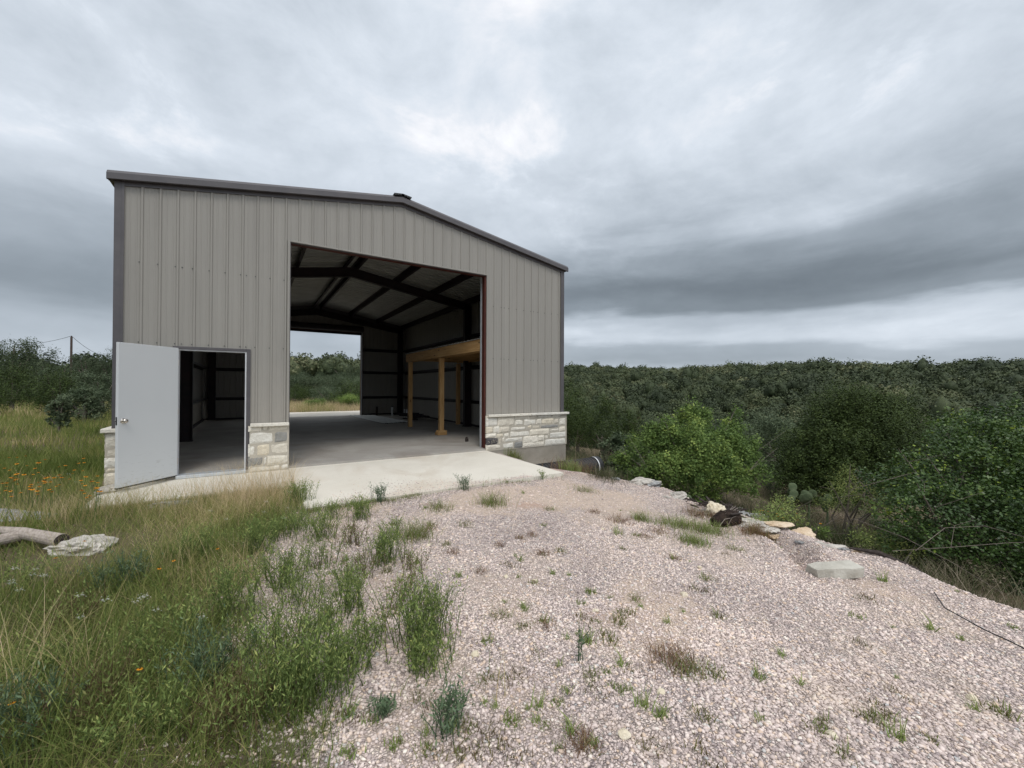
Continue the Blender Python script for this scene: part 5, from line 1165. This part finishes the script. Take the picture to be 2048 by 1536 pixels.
def put_flower(x, y, z, lb, sc=1):
    global first
    o = fl if first else copy_tree(fl); first = False
    o.location = (x, y, z); o.scale = (sc, sc, sc); o.rotation_euler = (random.uniform(-.2, .2), random.uniform(-.2, .2), random.uniform(0, 6)); tag(o, lb, 'flower', 'orange wildflowers'); return o
for (px, py), lb in named:
    x, y = ground_px(px, py, .12 if px < 1000 else -.2); put_flower(x, y, h1(x, y), lb, .85)
q = np.random.default_rng(5); k_ = 0
while k_ < 85:
    px, py = q.uniform(0, 212), 1015-abs(q.normal())*60
    if py < 850 or q.random() > .35+.65*ss(900, 980, py): continue
    x, y = ground_px(px, py, .1); 
    if x > -2.0 and y > 8.2: continue
    put_flower(x, y, h1(x, y), 'small orange wildflower in the grass left of the building', q.uniform(1.1, 1.6)); k_ += 1
wf = empty('white_flower'); e = MB(); e.tube([(0, 0, 0), (0, 0, .24)], [.002, .0015], 4); e.build('stem', 'weed', wf); e = MB()
for i in range(16):
    c = Vector((random.gauss(0, .011), random.gauss(0, .011), .24+random.gauss(0, .005)))
    for s_ in range(3): a = s_*2.1+i; e.add([c, c+Vector((math.cos(a)*.004, math.sin(a)*.004, .001)), c+Vector((math.cos(a+.9)*.004, math.sin(a+.9)*.004, .001))], [(0, 1, 2)], random.random())
e.build('blossoms', 'wpetal', wf)
for k_ in range(34):
    o = wf if k_ == 0 else copy_tree(wf)
    px, py = [(q.uniform(20, 120), q.uniform(1110, 1170)), (q.uniform(420, 630), q.uniform(985, 1040)), (q.uniform(150, 420), q.uniform(1180, 1300)), (q.uniform(0, 210), q.uniform(880, 960))][k_ % 4]
    x, y = ground_px(px, py, .18)
    if infoot(np.array([x]), np.array([y]))[0]: y = min(y, 7.3)
    o.location = (x, y, h1(x, y)); s_ = q.uniform(.9, 1.25); o.scale = (s_,)*3; tag(o, 'small white flower head rising from the left grass', 'flower', 'white wildflower heads in the grass')
# yellow blooms of the low bush are part of a plant of their own kind
for k_ in range(12):
    p = at(q.uniform(1520, 1600), q.uniform(1018, 1050), 6.25)
    o = copy_tree(fl); o.scale = (.8,)*3; o.location = (p[0], p[1], p[2]-.21); tag(o, 'yellow bloom on the low bush above the tan rocks', 'flower', 'yellow blooms of the low bush')

# prickly pear
for i, (px, py, dep, n, lb) in enumerate([(1585, 985, 7.8, 4, 'prickly pear with one round pale pad on top'), (1618, 985, 7.8, 7, 'prickly pear with a fan of green pads'), (1655, 1000, 7.6, 3, 'small narrow prickly pear right of the fan shaped one'), (1375, 1000, 7.3, 4, 'dark prickly pear under the bright shrub')]):
    p = at(px, py, dep); c = empty('prickly_pear', (p[0], p[1], h1(p[0], p[1]))); tag(c, lb, 'cactus'); q2 = np.random.default_rng(800+i); base = p[2]-c.location[2]
    for j in range(n):
        me_ = rock.__globals__['bmesh'].new(); bmesh.ops.create_uvsphere(me_, u_segments=16, v_segments=10, radius=1)
        for v in me_.verts: v.co = Vector((v.co.x*.072*(1+.2*v.co.z), v.co.y*.011, v.co.z*.088))
        mm = bpy.data.meshes.new('pad'); me_.to_mesh(mm); me_.free(); o = link('pad', mm, 'cactus', c, True)
        o.location = ((j-n/2)*.055, q2.uniform(-.05, .05), base+q2.uniform(-.12, .10)-(.1 if j % 2 else 0)); o.rotation_euler = (q2.uniform(-.3, .3), (j-n/2)*.22, math.atan2(-p[1], -p[0])-math.pi/2+q2.uniform(-.7, .7))
    e = MB(); e.tube([(0, 0, -.05), (0, 0, base*.5), (0, 0, base-.08)], [.022, .018, .012], 8); e.build('stem', 'cactus', c)

# ------------------------------------------------------------------ gravel stones
def stones(n, dens, smin, smax, r, xr, yr):
    x = r.uniform(*xr, n); y = r.uniform(*yr, n)
    kk = (r.random(n) < dens(x, y)) & ~infoot(x, y, .0) & (x < edge(y)+.45); x, y = x[kk], y[kk]; n = len(x)
    s = (smin+(smax-smin)*r.random(n)**2.2)
    ax = np.stack([s*r.uniform(.75, 1.35, n), s*r.uniform(.6, 1.0, n), s*r.uniform(.3, .62, n)], 1)
    V = IV[None]*(1+.55*(r.random((n, len(IV), 1))-.5)); V = V*ax[:, None]
    a = r.random(n)*6.283; t = r.normal(size=n)*.28; ca, sa = np.cos(a), np.sin(a); ct, st_ = np.cos(t), np.sin(t)
    Xv, Yv, Zv = V[..., 0], V[..., 1], V[..., 2]
    Zt = Zv*ct[:, None]+Xv*st_[:, None]; Xt = Xv*ct[:, None]-Zv*st_[:, None]
    Xw = Xt*ca[:, None]-Yv*sa[:, None]+x[:, None]; Yw = Xt*sa[:, None]+Yv*ca[:, None]+y[:, None]
    Zw = Zt+(H(x, y)+ax[:, 2]*.35)[:, None]
    P = np.stack([Xw, Yw, Zw], -1).reshape(-1, 3); Fs = (IF[None]+(np.arange(n)*len(IV))[:, None, None]).reshape(-1, 3)
    return P, Fs, np.repeat(r.random(n), len(IV))
r = np.random.default_rng(33)
gd = lambda x, y: np.clip(1.05-grassy(x, y)*.97, 0, 1)*np.clip(1-.5*sandy(x, y), 0, 1)*(1-.35*ss(.1, .3, vn(x, y, .7, 72)))
inview = lambda x, y: ((x*Rv[0]+y*Rv[1])/np.maximum(x*Fv[0]+y*Fv[1], .2) > -1.6) & ((x*Rv[0]+y*Rv[1])/np.maximum(x*Fv[0]+y*Fv[1], .2) < 1.7)
parts_ = [stones(105000, lambda x, y: gd(x, y)*inview(x, y)*(np.hypot(x, y) < 3.2), .005, .0145, r, (-.5, 3.4), (.1, 3.2)),
          stones(110000, lambda x, y: gd(x, y)*inview(x, y)*(np.hypot(x, y) >= 3.2)*(np.hypot(x, y) < 5.6), .0058, .0145, r, (-.2, 5.7), (.1, 5.6)),
          stones(52000, lambda x, y: gd(x, y)*(np.hypot(x, y) >= 5.6)*(np.hypot(x, y) < 8.0)*inview(x, y), .007, .016, r, (.3, 7), (.1, 6.3))]
def on_slab(n, r):
    x = r.uniform(1.0, 4.2, n); dy = np.abs(r.normal(size=n))*.35*(.25+ss(3.0, 2.0, np.abs(x-2.0)+1.6)); y = 5.87+dy; s = r.uniform(.004, .011, n); k_ = y < 8.3
    x, y, s = x[k_], y[k_], s[k_]; n = len(x); V = IV[None]*(1+.32*(r.random((n, len(IV), 1))-.5))*np.stack([s, s*.8, s*.5], 1)[:, None]
    V[..., 0] += x[:, None]; V[..., 1] += y[:, None]; V[..., 2] += (-.062+.017*(y-5.86)/2.94+s*.4)[:, None]
    return V.reshape(-1, 3), (IF[None]+(np.arange(n)*len(IV))[:, None, None]).reshape(-1, 3), np.repeat(r.random(n), len(IV))
parts_.append(on_slab(1500, r))
V, Fs, A = joinparts(parts_); me = npmesh('gravel_stones', V, Fs, {'rnd': A})
m, nt, b = mat('gravel stone', .9, .2); a = nd(nt, 'ShaderNodeAttribute', attribute_name='rnd').outputs['Fac']
c = ramp(nt, a, STONE_COL).outputs[0]; pn = noise(nt, objco(nt), 90, 3); c = mixc(nt, 1.0, c, ramp(nt, pn, [(.3, .86), (.7, 1.08)]).outputs[0], 'MULTIPLY'); c = yard_tone(nt, objco(nt), c); nt.links.new(c, b.inputs['Base Color'])
tag(link('gravel_stones', me, m), 'pinkish grey crushed stone covering the open yard', 'gravel', kind='stuff')

# ------------------------------------------------------------------ valley trees: individual ones near, one wood far
pro = []
for i, (kd, rw, hh) in enumerate([('oak', 2.6, 4.2), ('oak', 2.2, 3.8), ('pale', 2.4, 4.0), ('jun', 1.9, 4.4), ('jun', 1.6, 3.6), ('oak', 3.0, 4.6)]):
    t = make_tree(kd, rw, hh, 900+i, 2.2); pro.append((kd, t))
used = set(); q = np.random.default_rng(91); pts = []
tries = 0
while len(pts) < 150 and tries < 9000:
    tries += 1
    d_ = 17+73*q.random()**.7; azm = R(q.uniform(37, 90)); x, y = d_*math.sin(azm), d_*math.cos(azm)
    if x-float(edge(y)) < 5 or (d_ < 24 and azm > R(66)) or any((x-a)**2+(y-b_)**2 < 3.1**2 for a, b_ in pts): continue
    pts.append((x, y))
lblt = {'oak': 'dark grey green oak on the near valley slope', 'pale': 'pale grey green oak on the near valley slope', 'jun': 'dark olive juniper on the near valley slope'}
for x, y in pts:
    i = int(q.integers(len(pro))); kd, t = pro[i]
    o = t if i not in used else copy_tree(t); used.add(i)
    z = h1(x, y); el = (z+4-CH)/math.hypot(x, y); sc = q.uniform(.7, 1.15)
    if math.hypot(x, y) < 30: sc *= .75
    o.location = (x, y, z-.1); o.scale = (sc, sc, sc*q.uniform(.85, 1.1)); o.rotation_euler = (0, 0, q.uniform(0, 6.28)); tag(o, lblt[kd], 'tree', 'trees on the near valley slope')
# far wood
def far_wood(r, pts_xy, size_fn, nq):
    n = len(pts_xy); x, y = pts_xy[:, 0], pts_xy[:, 1]; z = H(x, y); out = []; core = []
    d = np.hypot(x, y); rw = r.uniform(2.1, 3.9, n)*(1+.35*ss(120, 220, d)); hh = rw*r.uniform(.9, 1.5, n)+.4+2.2*(r.random(n) > .93); bt = np.clip(.40+.42*vn(x, y, .03, 83)+.24*r.normal(size=n), 0, .92)
    for lo, hi, nqd in ((0, 130, nq), (130, 210, int(nq*.7)), (210, 9999, int(nq*.5))):
        k_ = np.where((d >= lo) & (d < hi))[0]
        if len(k_) == 0: continue
        m_ = len(k_); nl = 6
        la = r.random((m_, nl))*6.28; lr = np.sqrt(r.random((m_, nl)))*.62
        lz = .42+.36*r.random((m_, nl))*(1-lr*.7); ls = r.uniform(.36, .58, (m_, nl))
        li = r.integers(nl, size=(m_, nqd)); u = unit(m_*nqd, r).reshape(m_, nqd, 3); u[..., 2] = np.where(u[..., 2] < -.35, -u[..., 2], u[..., 2])
        g_ = np.take_along_axis
        cx = np.cos(g_(la, li, 1))*g_(lr, li, 1); cy = np.sin(g_(la, li, 1))*g_(lr, li, 1); cz = g_(lz, li, 1); sz = g_(ls, li, 1)
        ra = .85+.3*r.random((m_, nqd))
        Px = x[k_][:, None]+rw[k_][:, None]*(cx+u[..., 0]*sz*ra); Py = y[k_][:, None]+rw[k_][:, None]*(cy+u[..., 1]*sz*ra); Pz = z[k_][:, None]+hh[k_][:, None]*(cz+u[..., 2]*sz*ra*.8)
        P = np.stack([Px, Py, Pz], -1).reshape(-1, 3); q_ = np.clip(np.repeat(bt[k_], nqd)+.12*r.normal(size=m_*nqd), 0, 1)
        out.append(leaves(P, np.repeat(rw[k_], nqd)*(.12 if hi < 200 else .14), q_, r, .8, N=u.reshape(-1, 3), nw=1.1))
        # rounded leaf mass under the shell, one lump per bough
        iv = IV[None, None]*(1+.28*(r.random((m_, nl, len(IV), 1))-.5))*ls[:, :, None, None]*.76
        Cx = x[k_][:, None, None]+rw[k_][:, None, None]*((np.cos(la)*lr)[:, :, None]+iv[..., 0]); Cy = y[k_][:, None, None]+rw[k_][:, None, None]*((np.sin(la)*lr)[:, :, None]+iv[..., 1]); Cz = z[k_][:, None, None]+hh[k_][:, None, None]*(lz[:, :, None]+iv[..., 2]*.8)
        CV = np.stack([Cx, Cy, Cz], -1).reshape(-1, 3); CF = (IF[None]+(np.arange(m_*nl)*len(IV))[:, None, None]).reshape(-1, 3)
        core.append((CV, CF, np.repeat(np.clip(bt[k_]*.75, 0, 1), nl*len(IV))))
    V, Fs, A = joinparts(out); V2, F2, A2 = joinparts(core); F2 = np.concatenate([F2, F2[:, 2:3]], 1)
    return np.concatenate([V, V2]), Fs, F2+len(V), np.concatenate([A, A2])
r = np.random.default_rng(55); n = 16000
d_ = 70+ (430-70)*r.random(n)**.8; azm = np.radians(r.uniform(-34, 92, n)); x, y = d_*np.sin(azm), d_*np.cos(azm); azd = np.degrees(azm)
keep = (azd > 34) & (d_ > 88) | ((azd < 14) & (d_ > 78)) | ((azd >= 14) & (azd <= 34) & (d_ > 120) & (r.random(n) < .0))
# bare trail patch on the far hillside
tr = np.radians(75.5); keep &= ~((np.abs(azd-74.8-.012*(d_-200)) < .55) & (d_ > 170) & (d_ < 262))
keep &= (vn(x, y, .045, 81) > -.42)
x, y = x[keep], y[keep]
# thin to a minimum spacing with a grid
cell = {}; kk = []
for i in range(len(x)):
    g_ = 3.5 if math.hypot(x[i], y[i]) < 150 else 4.3; c_ = (int(x[i]//g_), int(y[i]//g_), g_)
    if c_ in cell: continue
    cell[c_] = 1; kk.append(i)
xy = np.stack([x[kk], y[kk]], 1)
print('far trees', len(xy))
V, Fs, F2, A = far_wood(r, xy, None, 620)
def npmesh_mixed(name, V, F4, F3, attrs):
    me = bpy.data.meshes.new(name); me.vertices.add(len(V)); me.vertices.foreach_set('co', np.asarray(V, np.float32).ravel())
    li = np.concatenate([F4.ravel(), F3.ravel()]).astype(np.int32); me.loops.add(len(li)); me.loops.foreach_set('vertex_index', li)
    st = np.concatenate([np.arange(len(F4))*4, len(F4)*4+np.arange(len(F3))*3]).astype(np.int32); me.polygons.add(len(st)); me.polygons.foreach_set('loop_start', st); me.update(calc_edges=True)
    for n, a in attrs.items(): t = me.attributes.new(n, 'FLOAT', 'POINT'); t.data.foreach_set('value', np.asarray(a, np.float32))
    return me
tag(link('far_woodland', npmesh_mixed('far_woodland', V, Fs, F2[:, :3], {'rnd': A}), 'wood_far'), 'dense oak and juniper wood covering the far hillsides', 'woodland', kind='stuff')
# near-left skirting wood behind the field
pts = []; tries = 0
while len(pts) < 60 and tries < 5000:
    tries += 1; d_ = 48+32*q.random(); azm = R(q.uniform(-30, 13)); x, y = d_*math.sin(azm), d_*math.cos(azm)
    if any((x-a)**2+(y-b_)**2 < 3.4**2 for a, b_ in pts): continue
    pts.append((x, y)); i = int(q.integers(len(pro))); kd, t = pro[i]; o = copy_tree(t); sc = q.uniform(.7, 1.0)
    o.location = (x, y, h1(x, y)-.1); o.scale = (sc,)*3; o.rotation_euler = (0, 0, q.uniform(0, 6.28)); o.scale = (sc*(.5 if math.degrees(azm) < -5 else .72),)*3; tag(o, {'oak': 'dark grey green oak', 'pale': 'pale grey green oak', 'jun': 'dark olive juniper'}[kd]+' in the wood edge behind the field', 'tree', 'trees of the wood edge behind the building')

# ------------------------------------------------------------------ utility poles, wires, far house
def upole(px, ytop, dep, r_, lb, arm=True):
    p = at(px, ytop, dep); zb = h1(p[0], p[1]); o = empty('utility_pole', (p[0], p[1], zb)); tag(o, lb, 'utility pole')
    e = MB(); e.tube([(0, 0, -.3), (0, 0, p[2]-zb)], [r_*1.2, r_], 9); e.build('pole', 'pole', o)
    e = MB(); e.tube([(0, 0, p[2]-zb), (0, 0, p[2]-zb+.12)], .05, 8); e.build('insulator', 'pole', o); return Vector(p)
P1 = upole(143, 674, 40, .085, 'brown utility pole rising above the trees at the left')
upole(1747, 727, 268, .35, 'left one of two tiny poles on the far ridge', False); upole(1920, 718, 268, .35, 'right one of two tiny poles on the far ridge', False)
for (px, py, dep, lb) in ((20, 687, 52, 'power line running left from the utility pole'), (210, 712, 55, 'power line running down right from the utility pole')):
    a, b_ = P1+Vector((0, 0, .1)), Vector(at(px, py, dep)); e = MB(); e.tube([a.lerp(b_, t)-Vector((0, 0, 1.0*4*t*(1-t)*.35)) for t in np.linspace(0, 1, 10)], .018, 5); tag(e.build('power_line', 'black_metal'), lb, 'power line')
hp = at(650, 728, 105); ho = empty('hill_house', (hp[0], hp[1], hp[2]-3.2), .3); tag(ho, 'small pale house with grey roof on the hilltop beyond the back opening', 'house')
e = MB(); e.box((-3.2, -2.2, 0), (3.2, 2.2, 3.0)); e.build('wall', 'stucco', ho)
e = MB(); e.prism([(-3.7, 3.0), (3.7, 3.0), (0, 4.6)], 1, -2.6, 2.6); e.build('roof', 'shingle', ho)
for x_ in (-1.8, 0, 1.8):
    e = MB(); e.box((x_-.4, -2.24, 1.2), (x_+.4, -2.202, 2.2)); e.build('window', 'glass', ho)

# ------------------------------------------------------------------ labels of near look-alikes: told apart by their order across the view
ORD = 'leftmost|second from left|third from left|fourth from left|fifth from left|sixth from left|seventh from left|eighth from left|ninth from left|tenth from left|eleventh from left|twelfth from left|thirteenth from left|fourteenth from left|fifteenth from left|sixteenth from left|seventeenth from left|eighteenth from left|nineteenth from left|twentieth from left|twenty first from left|twenty second from left|twenty third from left|twenty fourth from left|twenty fifth from left'.split('|')
def view_x(o):
    v = np.array(o.location)-np.array([0, 0, CH]); return float(v@Rv)/max(float(v@Fv), .1)
for grp, what in (('leafy weeds among the foreground grass', 'of the leafy weeds among the foreground grass'), ('thin weeds at the grass and gravel border', 'of the thin weeds between grass and gravel'), ('low scrub on the slope beyond the gravel', 'of the low scrub bushes beyond the gravel edge'), ('broken limestone along the gravel edge', 'of the limestone pieces along the gravel edge'), ('low flattened weeds on the open gravel', 'of the low flattened weeds on the open gravel')):
    L = sorted([o for o in COL.objects if o.get('group') == grp], key=view_x)
    for i, o in enumerate(L): o['label'] = ('rightmost' if i == len(L)-1 else ORD[min(i, 24)])+' '+what
